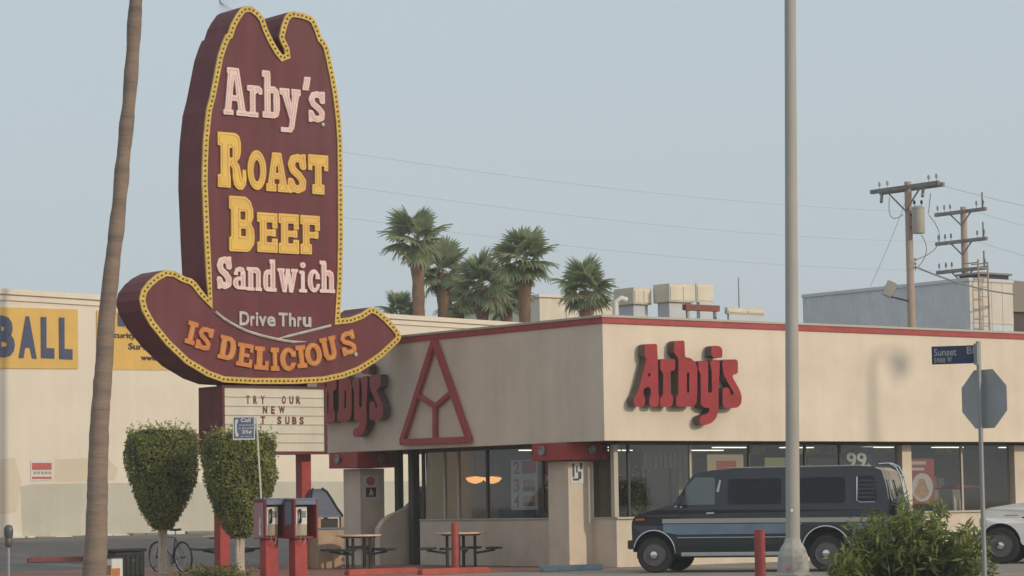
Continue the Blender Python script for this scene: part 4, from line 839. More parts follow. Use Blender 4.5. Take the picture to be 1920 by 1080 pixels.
for py in (398, 453, 507):
    z = at(1806, py, 118)[2]; b = MB(); crossarm(b, (P2[0] - 0.2, P2[1], z), 3.0, 0.13, PI / 2); b.build('crossarm', ARMWOOD, up2)
    for s_ in (-1, 1): MB().bar((P2[0] - 0.2, P2[1] + s_ * 0.6, z - 0.06), (P2[0] - 0.15, P2[1], z - 0.6), 0.05).build('brace', ARMWOOD, up2)
    for dy in (-1.35, -0.95, 0.6, 0.95, 1.35): b = MB(); insul(b, (P2[0] - 0.2, P2[1] + dy, z + 0.07), 0.34); b.build('insulator', ARMWOOD, up2)
    MB().bar((P2[0] - 0.2, P2[1] - 1.3, z + 0.05), (P2[0] - 0.2, P2[1] - 1.3, z + 0.75), 0.05).build('riser', ARMWOOD, up2)
def wire(a_, b_, sag, label, r=0.011, n=24):
    p, q = at(*a_), at(*b_); pts = [p + (q - p) * t - np.array([0, 0, 4 * sag * t * (1 - t)]) for t in np.linspace(0, 1, n)]
    o = MB().tube(pts, r, 5).build('power_line', WIRE); tag(o, label, 'wire', 'power lines across the sky'); return o
P3 = base_at(497, 74.0); P3T = at(497, 150, 74.0)[2]
up3 = thing('utility_pole', 'wooden utility pole almost wholly hidden behind the hat sign', 'utility pole', P3)
MB().tube([P3, (P3[0], P3[1], P3T)], [0.16, 0.12], 10).build('pole', WOODPOLE, up3, smooth=True)
wire((497, 262, 74), (1806, 399, 117.9), 0.45, 'topmost thin power line crossing the sky behind the hat sign', 0.0036)
wire((497, 326, 74), (1806, 454, 117.9), 0.45, 'second thin power line from the top crossing the sky', 0.0036)
wire((497, 386, 74), (1806, 508, 117.9), 0.45, 'lowest thin power line crossing the sky over the palms', 0.0036)
wire((1755, 345, 86), (2300, 430, 120), 0.4, 'power line leaving the near crossarm toward the sky edge', 0.007)
wire((1838, 399, 118), (2300, 470, 150), 0.6, 'power line leaving the top far crossarm', 0.007)
wire((1838, 454, 118), (2300, 530, 150), 0.6, 'power line leaving the middle far crossarm', 0.007)
wire((1838, 507, 118), (2300, 570, 150), 0.6, 'power line leaving the lowest far crossarm', 0.007)
wire((1716, 500, 84.9), (1905, 552, 96), 0.15, 'thick sagging service cable from the near pole to the shed', 0.03)
wire((1700, 372, 85), (1632, 536, 98), 0.1, 'thin slack drop wire from the near crossarm to the shed roof', 0.007)
# grey corrugated shed
G1 = at(1815, 527, 96.0); GT = G1[2]
gs = thing('metal_shed', 'grey corrugated metal shed with an end coloured as sunlit above and shaded below, behind the restaurant', 'building', (G1[0], G1[1], 0.6))
gL = 0.0
for k in range(1, 60):
    if (960 + 0) and True:
        y = G1[1] + k * 0.5
        v = np.array([G1[0], y, GT]) - CAM; px = 960 + FPX * (v @ RT) / (v @ FW)
        if px < 1513: gL = k * 0.5; break
gL = gL or 15.0
x2 = on_y(1897, 540, G1[1])[0]
cor = MB(); pts = []; nr = int(gL / 0.19)
for i in range(nr * 2 + 1): pts.append((G1[1] + gL * i / (nr * 2), -0.015 if i % 2 else 0.015))
V = [(G1[0] + d, y, z) for (y, d) in pts for z in (0.3, GT)]; cor.add(V, [(2 * i, 2 * i + 2, 2 * i + 3, 2 * i + 1) for i in range(len(pts) - 1)])
cor.build('corrugated_side', GREYMETAL, gs)
MB().box(G1[0] + 0.05, x2 - 0.02, G1[1] + 0.1, G1[1] + gL - 0.02, 0.3, GT - 0.05).build('shell', GREYMETAL, gs)
for k in range(4):
    MB().box(G1[0] + (x2 - G1[0]) * k / 4 + 0.01, G1[0] + (x2 - G1[0]) * (k + 1) / 4 - 0.01, G1[1] - 0.05, G1[1] + 0.08, GT - 1.5, GT).build('sunlit_tone_panel', LITPANEL, gs)  # paler colour paints the sunlit top of the shed end
    MB().box(G1[0] + (x2 - G1[0]) * k / 4 + 0.01, G1[0] + (x2 - G1[0]) * (k + 1) / 4 - 0.01, G1[1] - 0.04, G1[1] + 0.08, 0.3, GT - 1.51).build('shade_tone_panel', GREYMETAL, gs)  # greyer colour paints the shade below the sunlit top
MB().box(G1[0] - 0.05, x2, G1[1] - 0.1, G1[1] + gL, GT, GT + 0.12).build('roof', GREYMETAL, gs)
la = thing('roof_ladder', 'rusty ladder up the pale corner of the grey shed', 'ladder', (G1[0] + 0.5, G1[1] - 0.25, 0.6))
for dx in (0.25, 0.75): MB().bar((G1[0] + dx, G1[1] - 0.28, 0.6), (G1[0] + dx, G1[1] - 0.28, GT + 0.7), 0.045).build('stile', mat('rust', (0.42, 0.30, 0.23), 0.8), la)
for k in range(26): MB().bar((G1[0] + 0.25, G1[1] - 0.28, 0.9 + 0.35 * k), (G1[0] + 0.75, G1[1] - 0.28, 0.9 + 0.35 * k), 0.035).build('rung', MATS['rust'], la)
for dx in (0.25, 0.75): MB().bar((G1[0] + dx, G1[1] - 0.28, GT + 0.66), (G1[0] + dx, G1[1] + 0.5, GT + 0.66), 0.04).build('handrail', MATS['rust'], la)
hv = at(1845, 520, 100); t = thing('roof_vent', 'low dark vent box on the grey shed roof', 'roof vent', hv)
MB().box(hv[0] - 0.8, hv[0] + 0.8, hv[1] - 0.5, hv[1] + 0.5, GT + 0.12, hv[2] + 0.05).build('housing', DARKMETAL, t); MB().box(hv[0] - 0.9, hv[0] + 0.9, hv[1] - 0.6, hv[1] + 0.6, hv[2] + 0.05, hv[2] + 0.12).build('lid', ARMWOOD, t)
e0 = at(1897, 527, 104); t = thing('brown_building', 'brown block beside the grey shed at the photo edge', 'building', (e0[0], e0[1], 0.6))
MB().box(e0[0], e0[0] + 9, e0[1], e0[1] + 9, 0.3, e0[2] - 1.2).build('wall', mat('brown_wall', (0.11, 0.085, 0.075), 0.9, var=0.2, vs=1), t); MB().box(e0[0] - 0.15, e0[0] + 9.1, e0[1] - 0.15, e0[1] + 9, e0[2] - 1.2, e0[2]).build('parapet', mat('brown_parapet', (0.27, 0.24, 0.20), 0.9), t)
# pale building behind the palms
b0 = at(985, 560, 118); b1 = at(1042, 560, 118); t = thing('far_building', 'small cream far building glimpsed between palm trunks', 'building', (b0[0], b0[1], 0.6))
MB().box(b0[0], b0[0] + 4.5, b0[1] - 1.0, b0[1] + 6, 0.3, b0[2]).build('wall', ACMET, t); MB().box(b0[0] - 0.1, b0[0] + 4.6, b0[1] - 1.1, b0[1] + 6, b0[2], b0[2] + 0.12).build('roof_edge', WALLTRIM, t)
for dx in (1.5, 3.0): MB().box(b0[0] + dx - 0.02, b0[0] + dx + 0.02, b0[1] - 1.02, b0[1] - 0.98, 0.4, b0[2] - 0.02).build('panel_joint', RAIL, t)

# ================================================================== ROOFTOP UNITS
RZ = FT - 0.4
def roof_unit(label, px0, pxc, px1, py0, py1, y, legs=True, name='rooftop_unit', split_=1):
    """px0..pxc shaded side, pxc..px1 sunlit front at plane y"""
    c = on_y(pxc, (py0 + py1) / 2, y); e = on_y(px1, (py0 + py1) / 2, y); s = on_x(px0, (py0 + py1) / 2, c[0]); zt = on_y((pxc + px1) / 2, py0, y)[2]; zb = on_y((pxc + px1) / 2, py1, y)[2]
    t = thing(name, label, 'air conditioner', (c[0], y, RZ))
    MB().box(c[0], e[0], y, s[1], zb, zt).build('casing', ACMET, t, bevel=0.02)
    for k in range(split_):
        xa, xb = c[0] + (e[0] - c[0]) * k / split_, c[0] + (e[0] - c[0]) * (k + 1) / split_
        MB().box(xa + 0.03, xb - 0.03, y - 0.02, y - 0.001, zb + 0.04, zt - 0.05).build('access_panel', ACMET, t)
        for q in range(0): MB().box(xa + 0.1, xb - 0.1, y - 0.032, y - 0.021, zb + 0.1 + q * 0.09, zb + 0.13 + q * 0.09).build('louvre', ACMET, t) if k == 0 else None
    MB().box(c[0] + 0.01, e[0] - 0.01, y + 0.01, s[1] - 0.01, zt, zt + 0.02).build('lid', ACMET, t)
    MB().box(c[0] + 0.06, e[0] - 0.06, y + 0.08, s[1] - 0.1, RZ, zb).build('kerb_base', GREYMETAL, t)
    return t
roof_unit('cream rooftop unit nearest the far palms', 1150, 1188, 1222, 541, 571, 4.0, split_=2)
roof_unit('large cream rooftop unit with two front panels', 1224, 1255, 1303, 534, 567, 3.4, split_=2)
roof_unit('cream rooftop unit beside the large one, lit square end', 1303, 1306, 1338, 533, 567, 3.4, split_=1)
roof_unit('long low cream rooftop unit beside the whip antenna', 1358, 1364, 1434, 579, 590, 2.0, split_=2)
a_, c_ = on_y(1283, 576, 2.6), on_y(1346, 578, 2.6); t = thing('roof_duct', 'rusty red pipe rack on the roof under the rooftop units', 'duct', (a_[0], 2.6, RZ))
MB().bar(a_, (c_[0], 2.6, a_[2]), 0.14).build('beam', mat('rust_beam', (0.27, 0.10, 0.07), 0.8, var=0.2, vs=4), t); 
for q in (a_[0] + 0.1, c_[0] - 0.1): MB().bar((q, 2.6, RZ), (q, 2.6, a_[2]), 0.06).build('leg', GALV, t)
p = on_y(1386, 588, 5.0); q = on_y(1386, 520, 5.0); t = thing('whip_antenna', 'thin dark whip antenna standing on the restaurant roof', 'antenna', (p[0], 5.0, RZ))
MB().tube([(p[0], 5.0, RZ), (p[0], 5.0, q[2])], [0.022, 0.012], 6).build('rod', WIRE, t); MB().box(p[0] - 0.1, p[0] + 0.1, 4.9, 5.1, RZ, RZ + 0.1).build('foot', DARKMETAL, t)
p = on_y(1154, 578, 1.2); t = thing('roof_vent', 'small white bent vent pipe at the roof corner', 'roof vent', (p[0], 1.2, RZ))
MB().tube([(p[0], 1.2, RZ), (p[0], 1.2, on_y(1152, 566, 1.2)[2]), (p[0] + 0.12, 1.15, on_y(1152, 563, 1.2)[2] + 0.04), (p[0] + 0.25, 1.1, on_y(1152, 563, 1.2)[2])], 0.07, 8).build('pipe', SIGNWHITE, t, smooth=True)
MB().box(p[0] - 0.2, p[0] + 0.5, 1.0, 1.4, RZ, RZ + 0.42).build('flashing', SIGNWHITE, t)

# ================================================================== PALMS
def fan_mesh(name, m, L, R, nb, seed, droop):
    """one fan-palm frond: petiole along +x then a pleated fan of pointed blades"""
    r = random.Random(seed); V = []; F_ = []; T_ = []
    def add(vs, fs, ts): k = len(V); V.extend(vs); F_.extend([tuple(i + k for i in f) for f in fs]); T_.extend(ts)
    n = 4
    for i in range(n):
        x0, x1 = L * i / n, L * (i + 1) / n; z0, z1 = -droop * 0.35 * (x0 / (L + R)) ** 2, -droop * 0.35 * (x1 / (L + R)) ** 2
        add([(x0, -0.025, z0), (x0, 0.025, z0), (x1, 0.02, z1), (x1, -0.02, z1), (x0, 0, z0 - 0.03), (x1, 0, z1 - 0.03)], [(0, 1, 2, 3), (0, 3, 5, 4), (1, 4, 5, 2)], [0.7] * 6)
    zc = -droop * 0.35 * (L / (L + R)) ** 2
    for j in range(nb):
        a = rad(-118 + 236 * j / (nb - 1)) + r.uniform(-0.03, 0.03); ln = R * (0.72 + 0.28 * math.cos(a * 0.6)) * r.uniform(0.9, 1.08); w = 0.055 + 0.035 * R
        c, s = math.cos(a), math.sin(a); d = droop * r.uniform(0.75, 1.3); row = []
        for k, (f, ww) in enumerate(((0.04, 0.35), (0.35, 1.0), (0.68, 0.75), (1.0, 0.06))):
            x = L + c * ln * f; y = s * ln * f; z = zc - d * f * f * ln * 0.75 - 0.10 * abs(s) * ln * f
            if f == 1.0: z -= 0.14 * ln * r.random()
            row += [(x - s * w * ww, y + c * w * ww, z - 0.015), (x + s * w * ww, y - c * w * ww, z - 0.015 + (0.03 if j % 2 else 0))]
        t = r.uniform(0.25, 1.0); add(row, [(0, 1, 3, 2), (2, 3, 5, 4), (4, 5, 7, 6)], [t * 0.7, t * 0.7, t * 0.8, t * 0.8, t * 0.9, t * 0.9, t, t])
    me = bpy.data.meshes.new(name); me.from_pydata(V, [], F_)
    ca = me.color_attributes.new('tone', 'BYTE_COLOR', 'POINT'); ca.data.foreach_set('color', np.array([(t, t, t, 1) for t in T_], np.float32).ravel()); me.materials.append(m); return me
FAN = [fan_mesh('frond', LEAFPALM, 0.75, 1.0, 26, 3, 0.26), fan_mesh('frond', LEAFPALM, 0.75, 0.95, 26, 5, 0.42), fan_mesh('frond', LEAFPALM, 0.8, 0.95, 26, 8, 0.12)]
FAND = fan_mesh('frond', LEAFDEAD, 0.5, 0.7, 18, 9, 1.3)
def fan_palm(label, px, pyc, D, scale, n, lean, seed, tr=0.2, pybase=None):
    r = random.Random(seed); c = at(px, pyc, D); bs = at(px + lean, pyc, D); g = np.array([bs[0], bs[1], rise(bs[1])])
    t = thing('fan_palm', label, 'palm tree', g, group='fan palms behind the warehouse')
    k = 22; pts = []; rs = []
    for i in range(k):
        f = i / (k - 1); p = g + (c - g) * f; pts.append(p); rs.append(tr * (1.25 - 0.25 * f) * (1 + (0.10 if i % 2 else -0.04)) * (1.18 if f > 0.86 else 1))
    MB().tube(pts, rs, 12).build('trunk', BARK2, t, smooth=True)
    for i in range(n):
        el = rad(84) - rad(116) * (i / (n - 1)) ** 0.9 + r.uniform(-0.12, 0.12); az = i * 2.399963 + r.uniform(-0.3, 0.3)
        me = FAN[2] if el > 0.8 else (FAN[0] if el > 0.0 else FAN[1])
        o = bpy.data.objects.new('frond', me); col.objects.link(o); o.parent = t; o.location = Vector(c - g) + Vector((0, 0, 0.05 * math.sin(el)))
        o.rotation_euler = Matrix.Rotation(az, 3, 'Z').to_4x4().to_3x3().to_euler(); s = scale * r.uniform(0.72, 1.18); o.scale = (s, s, s)
        o.rotation_euler = (Matrix.Rotation(az, 3, 'Z') @ Matrix.Rotation(-el, 3, 'Y') @ Matrix.Rotation(r.uniform(-0.5, 0.5), 3, 'X')).to_euler()
    for i in range(r.randint(2, 8)):
        az = r.uniform(0, 2 * PI); o = bpy.data.objects.new('dry_frond', FAND); col.objects.link(o); o.parent = t; o.location = Vector(c - g) + Vector((0, 0, -0.2)); s = scale * 0.8; o.scale = (s, s, s)
        o.rotation_euler = (Matrix.Rotation(az, 3, 'Z') @ Matrix.Rotation(rad(62 + r.uniform(-10, 10)), 3, 'Y')).to_euler()
    return t
fan_palm('tallest fan palm, standing nearest the hat sign', 782, 452, 104, 0.80, 21, 6, 21, 0.22)
fan_palm('fan palm half hidden just behind the tallest one', 830, 512, 110, 0.78, 20, -3, 22, 0.2)
fan_palm('broad low fan palm in the middle of the row', 904, 538, 106, 0.82, 24, 0, 23, 0.22)
fan_palm('second tallest fan palm with drooping fronds, over the roof edge', 984, 490, 103, 0.82, 21, -8, 24, 0.21)
fan_palm('fan palm whose crown sits just above the roof corner', 1098, 546, 100, 0.75, 24, 4, 25, 0.2)
fan_palm('fan palm filling the gap below the second tallest one', 950, 566, 109, 0.66, 20, 0, 27, 0.18)
fan_palm('low fan palm between the hidden one and the broad one', 860, 570, 112, 0.66, 20, 0, 28, 0.18)
fan_palm('small low fan palm at the foot of the tallest one', 752, 588, 108, 0.55, 18, 0, 26, 0.16)
# near palm with a tall leaning trunk
pD = 53.0; path = [(176, 1098), (178, 1060), (181, 1000), (183, 900), (186, 800), (194, 700), (199.5, 600), (210, 500), (221.5, 400), (230.5, 300), (241, 200), (249, 100), (255, 0), (262, -110), (274, -260), (290, -400), (306, -500)]
rr = [24, 22.5, 20.5, 19, 18, 17, 16, 15, 14, 13.6, 13, 13, 13, 12.5, 12, 12, 14]
g = base_at(176, pD); t = thing('leaning_palm', 'tall leaning palm with bare ringed trunk in front of the warehouse', 'palm tree', g)
ctr = [at(x, y, pD) for x, y in path]; ctr[0] = np.array([ctr[0][0], ctr[0][1], 0.0])
pts = []; rs = []; M_ = 130
for i in range(M_):
    f = i / (M_ - 1) * (len(path) - 1); k = min(int(f), len(path) - 2); u = f - k; p = ctr[k] * (1 - u) + ctr[k + 1] * u; r = rr[k] * (1 - u) + rr[k + 1] * u
    pts.append(p + np.array([rnd.uniform(-.006, .006), rnd.uniform(-.006, .006), 0])); rs.append(r / FPX * pD * (1 + 0.035 * ((i % 4) / 4 - 0.4) + 0.02 * rnd.uniform(-1, 1) + 0.06 * math.sin(i * 0.83) * (f > 7)))
MB().tube(pts, rs, 18).build('trunk', BARK, t, smooth=True)
FANB = fan_mesh('frond', LEAFPALM, 1.3, 1.3, 34, 31, 0.9)
top = Vector(ctr[-1] - g)
for i in range(26):
    o = bpy.data.objects.new('frond', FANB); col.objects.link(o); o.parent = t; o.location = top
    el = rad(75) - rad(115) * (i / 25); o.rotation_euler = (Matrix.Rotation(i * 2.4, 3, 'Z') @ Matrix.Rotation(-el, 3, 'Y') @ Matrix.Rotation(rnd.uniform(-.4, .4), 3, 'X')).to_euler()
# one long drooping frond whose tip hangs into view
tipw = at(412, 16, pD); d = Vector(tipw - ctr[-1]); az = math.atan2(d.y, d.x); hz_ = math.hypot(d.x, d.y)
V = []; F_ = []; T_ = []; r = random.Random(4)
st = []
for i in range(13): f = i / 12; st.append(Vector((math.cos(az) * hz_ * math.sin(f * 1.45) / math.sin(1.45), math.sin(az) * hz_ * math.sin(f * 1.45) / math.sin(1.45), 0.9 * math.sin(f * 3.0) + d.z * f ** 2.2)))
for j in range(260):
    f = 1 - 0.5 * r.random() ** 2; k = min(int(f * 12), 11); p = st[k].lerp(st[k + 1], f * 12 - k); w = 0.02
    dd = Vector((math.cos(az + r.uniform(-.9, .9)) * 0.35, math.sin(az + r.uniform(-.9, .9)) * 0.35, -r.uniform(0.25, 0.55))); s_ = Vector((-math.sin(az), math.cos(az), 0)) * w
    kk = len(V); V += [p - s_, p + s_, p + dd]; F_.append((kk, kk + 1, kk + 2)); T_ += [0.6, 0.6, 0.9]
me = bpy.data.meshes.new('hanging_frond'); me.from_pydata([tuple(v) for v in V], [], F_); ca = me.color_attributes.new('tone', 'BYTE_COLOR', 'POINT'); ca.data.foreach_set('color', np.array([(q, q, q, 1) for q in T_], np.float32).ravel()); me.materials.append(LEAFPALM)
o = bpy.data.objects.new('hanging_frond', me); col.objects.link(o); o.parent = t; o.location = top
MB().tube([Vector(ctr[-1]) + q for q in st], [0.03] * 8 + [0.02] * 4 + [0.008], 6).build('frond_stalk', LEAFPALM, t)

# ================================================================== TOPIARY SHRUBS, BICYCLE, STREET FURNITURE
def topiary(label, px, D, outline, base_py, n, seed):
    """clipped cup-shaped shrub; outline = (py, half width px) rows from the top down"""
    g = base_at(px, D); rng = np.random.default_rng(seed); t = thing('topiary_shrub', label, 'shrub', g, group='clipped shrubs by the pylon sign')
    zs = np.array([at(px, py, D)[2] for py, _ in outline]); rs = np.array([w / FPX * D for _, w in outline]); order = np.argsort(zs); zs, rs = zs[order], rs[order]
    pts = []; nr = []; tn = []
    while len(pts) < n:
        z = rng.uniform(zs[0], zs[-1]); R = np.interp(z, zs, rs)
        if rng.random() > (R / rs.max()) : continue
        a = rng.uniform(0, 2 * PI); top = z > zs[-1] - 0.10
        rr_ = R * (1 - 0.28 * rng.random() ** 2.2) if not top or rng.random() < 0.4 else R * math.sqrt(rng.random())
        bumpy = 1 + 0.035 * math.sin(3 * a + 5 * z) + 0.03 * math.sin(7 * a - 9 * z) 
        p = (g[0] + rr_ * bumpy * math.cos(a), g[1] + rr_ * bumpy * math.sin(a), z + (rng.normal() * 0.025 if top else 0)); pts.append(p); nr.append((math.cos(a), math.sin(a), 1.6 if top else 0.25))
        tn.append(min(1, max(0, 0.45 + 0.28 * rng.normal() + 0.13 * math.sin(6 * a + 4 * z) + 0.14 * math.sin(2 * a + 7 * z))))
    for _ in range(110):
        z = rng.uniform(zs[0] + 0.15, zs[-1]); R = np.interp(z, zs, rs); a = rng.uniform(0, 2 * PI); top = rng.random() < 0.45
        p = np.array([g[0] + R * (rng.random() if top else 1) * math.cos(a), g[1] + R * (rng.random() if top else 1) * math.sin(a), zs[-1] if top else z]); dv = np.array([0.25 * math.cos(a), 0.25 * math.sin(a), 1.0 if top else 0.5]) + rng.normal(size=3) * 0.3
        for q in range(6): pts.append(tuple(p + dv * 0.03 * q)); nr.append(tuple(rng.normal(size=3))); tn.append(0.75 + 0.2 * rng.random())
    leaf_cloud('crown', LEAFTOP, t, pts, nr, 0.064, 0.55, rng, tn)
    core = MB().lathe([(max(0.03, r * 0.80), z) for z, r in zip(zs, rs)], (g[0], g[1], 0), 16).build('dark_core', mat('core_dark', (0.03, 0.028, 0.018), 0.9), t)  # solid dark core filling the crown behind the leaves
    for dx, lean in ((-0.05, -0.06), (0.06, 0.05), (0.0, 0.12)):
        MB().tube([(g[0] + dx, g[1], g[2] - 0.03), (g[0] + dx * 1.1, g[1] + 0.02, g[2] + 0.3), (g[0] + dx + lean * 0.4, g[1], zs[0] + 0.25)], [0.055, 0.045, 0.04], 8).build('stem', TRUNKPALE, t, smooth=True)
    return t
topiary('clipped cup-shaped shrub standing over the bicycle', 305, 59.0, [(807, 56), (811, 63), (825, 67), (850, 68), (880, 66), (910, 58), (940, 47), (965, 34), (985, 22), (992, 15)], 1074, 20000, 5)
topiary('clipped cup-shaped shrub in front of the reader board poles', 450, 57.5, [(813, 57), (818, 64), (835, 67), (860, 68), (890, 67), (920, 60), (950, 48), (975, 38), (995, 26), (1006, 16)], 1076, 20000, 6)
# planting at the pole foot
g = on_z(440, 1082); t = thing('ground_cover_plant', 'low leafy ground cover at the foot of the shrub and red pole', 'plant', g)
rng = np.random.default_rng(8); pp = np.stack([g[0] + rng.normal(size=700) * 0.35, g[1] + 0.8 + rng.normal(size=700) * 0.5, 0.02 + np.abs(rng.normal(size=700)) * 0.1], 1)
leaf_cloud('leaves', LEAFTOP, t, pp, np.tile([0, 0, 1.0], (700, 1)), 0.09, 0.5, rng, rng.random(700) * 0.6)
MB().lathe([(0.5, -0.02), (0.42, 0.03), (0.1, 0.05)], (g[0], g[1] + 0.8, 0.0), 14).build('soil', mat('soil', (0.05, 0.035, 0.025), 0.95), t)

# bicycle --------------------------------------------------------------------
bc = on_z(346, 1073); bd_ = PI / 2 + rad(3)
bk = thing('bicycle', 'dark bicycle leaning by the trunk of the clipped shrub', 'bicycle', (bc[0], bc[1], 0), bd_)
RW = 0.34; FR = mat('bike_frame', (0.06, 0.06, 0.085), 0.35, metal=0.3, coat=0.4)
def bl(name, b, m, parent=bk, smooth=True): return b.build(name, m, parent, smooth=smooth, local=True)
def wheel_bike(x):
    pts = [(x + RW * math.cos(a), 0, RW + RW * math.sin(a)) for a in np.linspace(0, 2 * PI, 37)]
    w = bl('wheel', MB().tube([(x, -0.05, RW), (x, 0.05, RW)], 0.025, 8), DARKMETAL)
    bl('tyre', MB().tube(pts, 0.022, 8, cap=False), RUBBER, w); bl('rim', MB().tube([(x + (RW - 0.03) * math.cos(a), 0, RW + (RW - 0.03) * math.sin(a)) for a in np.linspace(0, 2 * PI, 37)], 0.011, 6, cap=False), ALU, w)
    for k in range(18):
        a = 2 * PI * k / 18; bl('spoke', MB().tube([(x, 0.03 * (-1) ** k, RW), (x + (RW - 0.03) * math.cos(a), 0, RW + (RW - 0.03) * math.sin(a))], 0.0022, 4), ALU, w, False)
wheel_bike(0.0); wheel_bike(1.04)
BBk, ST_, HD, HT = (0.43, 0, 0.30), (0.27, 0, 0.78), (0.86, 0, 0.68), (0.83, 0, 0.82)
for p, q, r in ((BBk, ST_, 0.017), (BBk, HD, 0.02), (ST_, HT, 0.016), ((0, 0.05, RW), BBk, 0.010), ((0, -0.05, RW), BBk, 0.010), ((0, 0.05, RW), ST_, 0.008), ((0, -0.05, RW), ST_, 0.008), (HD, HT, 0.022)):
    bl('frame_tube', MB().tube([p, q], r, 8), FR)
for s_ in (-1, 1): bl('fork_blade', MB().tube([HD, (0.92, 0.05 * s_, 0.58), (1.04, 0.05 * s_, RW)], 0.012, 8), FR)
bl('seat_post', MB().tube([ST_, (0.235, 0, 0.93)], 0.013, 8), ALU)
sd = [(-0.13, 0.075), (-0.06, 0.08), (0.02, 0.045), (0.15, 0.02)]
b = MB(); b.prism([[(0.235 + x, w) for x, w in sd] + [(0.235 + x, -w) for x, w in reversed(sd)]], lambda u, v: (u, v, 0.985), lambda u, v: (u, v, 0.94)); bl('saddle', b, RUBBER, smooth=False)
bl('handlebar', MB().tube([(0.76, -0.29, 0.97), (0.82, -0.1, 0.98), (0.82, 0.1, 0.98), (0.76, 0.29, 0.97)], 0.013, 8), DARKMETAL); bl('stem', MB().tube([HT, (0.82, 0, 0.98)], 0.014, 8), DARKMETAL)
bl('chainring', MB().lathe([(0.09, -0.004), (0.09, 0.004)], (0.43, -0.05, 0.30), 20, axis='y'), DARKMETAL)
for s_, a in ((-1, 0.5), (1, 0.5 + PI)):
    e = (0.43 + 0.17 * math.cos(a), s_ * 0.08, 0.30 + 0.17 * math.sin(a)); cr_ = bl('crank', MB().bar((0.43, s_ * 0.07, 0.30), e, 0.018), DARKMETAL, smooth=False); bl('pedal', MB().box(e[0] - 0.045, e[0] + 0.045, e[1] - 0.02 + s_ * 0.05, e[1] + 0.03 + s_ * 0.05, e[2] - 0.012, e[2] + 0.012), RUBBER, cr_, False)
bk.rotation_euler = (rad(-5), 0, bd_)

# bin and news box ------------------------------------------------------------
g = on_z(246, 1086); x0, y0 = g[0] - 0.45, g[1] - 0.1
t = thing('litter_bin', 'squat dark green litter bin between the leaning palm and the bicycle', 'litter bin', (x0 + 0.4, y0 + 0.35, 0))
MB().box(x0, x0 + 0.72, y0, y0 + 0.6, 0.05, 0.56).build('body', BINGREEN, t, bevel=0.03); MB().box(x0 - 0.03, x0 + 0.75, y0 - 0.03, y0 + 0.63, 0.565, 0.63).build('lid', BINGREEN, t, bevel=0.02)
for k in range(6): MB().box(x0 + 0.05 + k * 0.11, x0 + 0.11 + k * 0.11, y0 - 0.018, y0 - 0.001, 0.1, 0.5).build('rib', BINGREEN, t)
MB().box(x0 + 0.42, x0 + 0.46, y0 - 0.025, y0 - 0.019, 0.36, 0.42).build('latch', CHROME, t); MB().box(x0 + 0.05, x0 + 0.67, y0 + 0.05, y0 + 0.55, 0, 0.05).build('foot', RUBBER, t)
g = at(214, 1060, 55.0); t = thing('news_box', 'small white and orange box between the leaning palm and the green bin', 'news box', (g[0], g[1], 0))
MB().box(g[0] - 0.13, g[0] + 0.13, g[1] - 0.13, g[1] + 0.13, 0.06, 0.44).build('body', SIGNWHITE, t, bevel=0.015); MB().box(g[0] - 0.12, g[0] + 0.06, g[1] - 0.137, g[1] - 0.1305, 0.08, 0.24).build('orange_panel', mat('orange_panel', (0.55, 0.20, 0.06), 0.6, var=0.3, vs=8), t)
MB().box(g[0] - 0.137, g[0] - 0.1305, g[1] - 0.1, g[1] + 0.1, 0.1, 0.3).build('side_print', MATS['orange_panel'], t); MB().box(g[0] - 0.1, g[0] + 0.1, g[1] - 0.1, g[1] + 0.1, 0, 0.06).build('foot', DARKMETAL, t); MB().box(g[0] - 0.145, g[0] + 0.145, g[1] - 0.145, g[1] + 0.145, 0.441, 0.465).build('lid', DARKMETAL, t)
# parking meter
g = base_at(16, 52.0); zt = at(16, 984, 52)[2]; t = thing('parking_meter', 'grey parking meter on a thin post before the warehouse', 'parking meter', g)
MB().tube([g, (g[0], g[1], zt - 0.42)], 0.03, 10).build('post', GALV, t, smooth=True)
MB().lathe([(0.03, -0.44), (0.065, -0.40), (0.075, -0.34), (0.07, -0.28), (0.062, -0.26), (0.085, -0.2), (0.09, -0.1), (0.085, -0.06), (0.06, -0.015), (0.02, 0)], (g[0], g[1], zt), 14).build('head', mat('meter_grey', (0.13, 0.125, 0.12), 0.45, metal=0.4), t, smooth=True)
b = MB(); q = Vector(R0) ; MB().box(g[0] - 0.04, g[0] + 0.04, g[1] - 0.094, g[1] - 0.07, zt - 0.11, zt - 0.04).build('dial_window', PHONEBLUE, t)
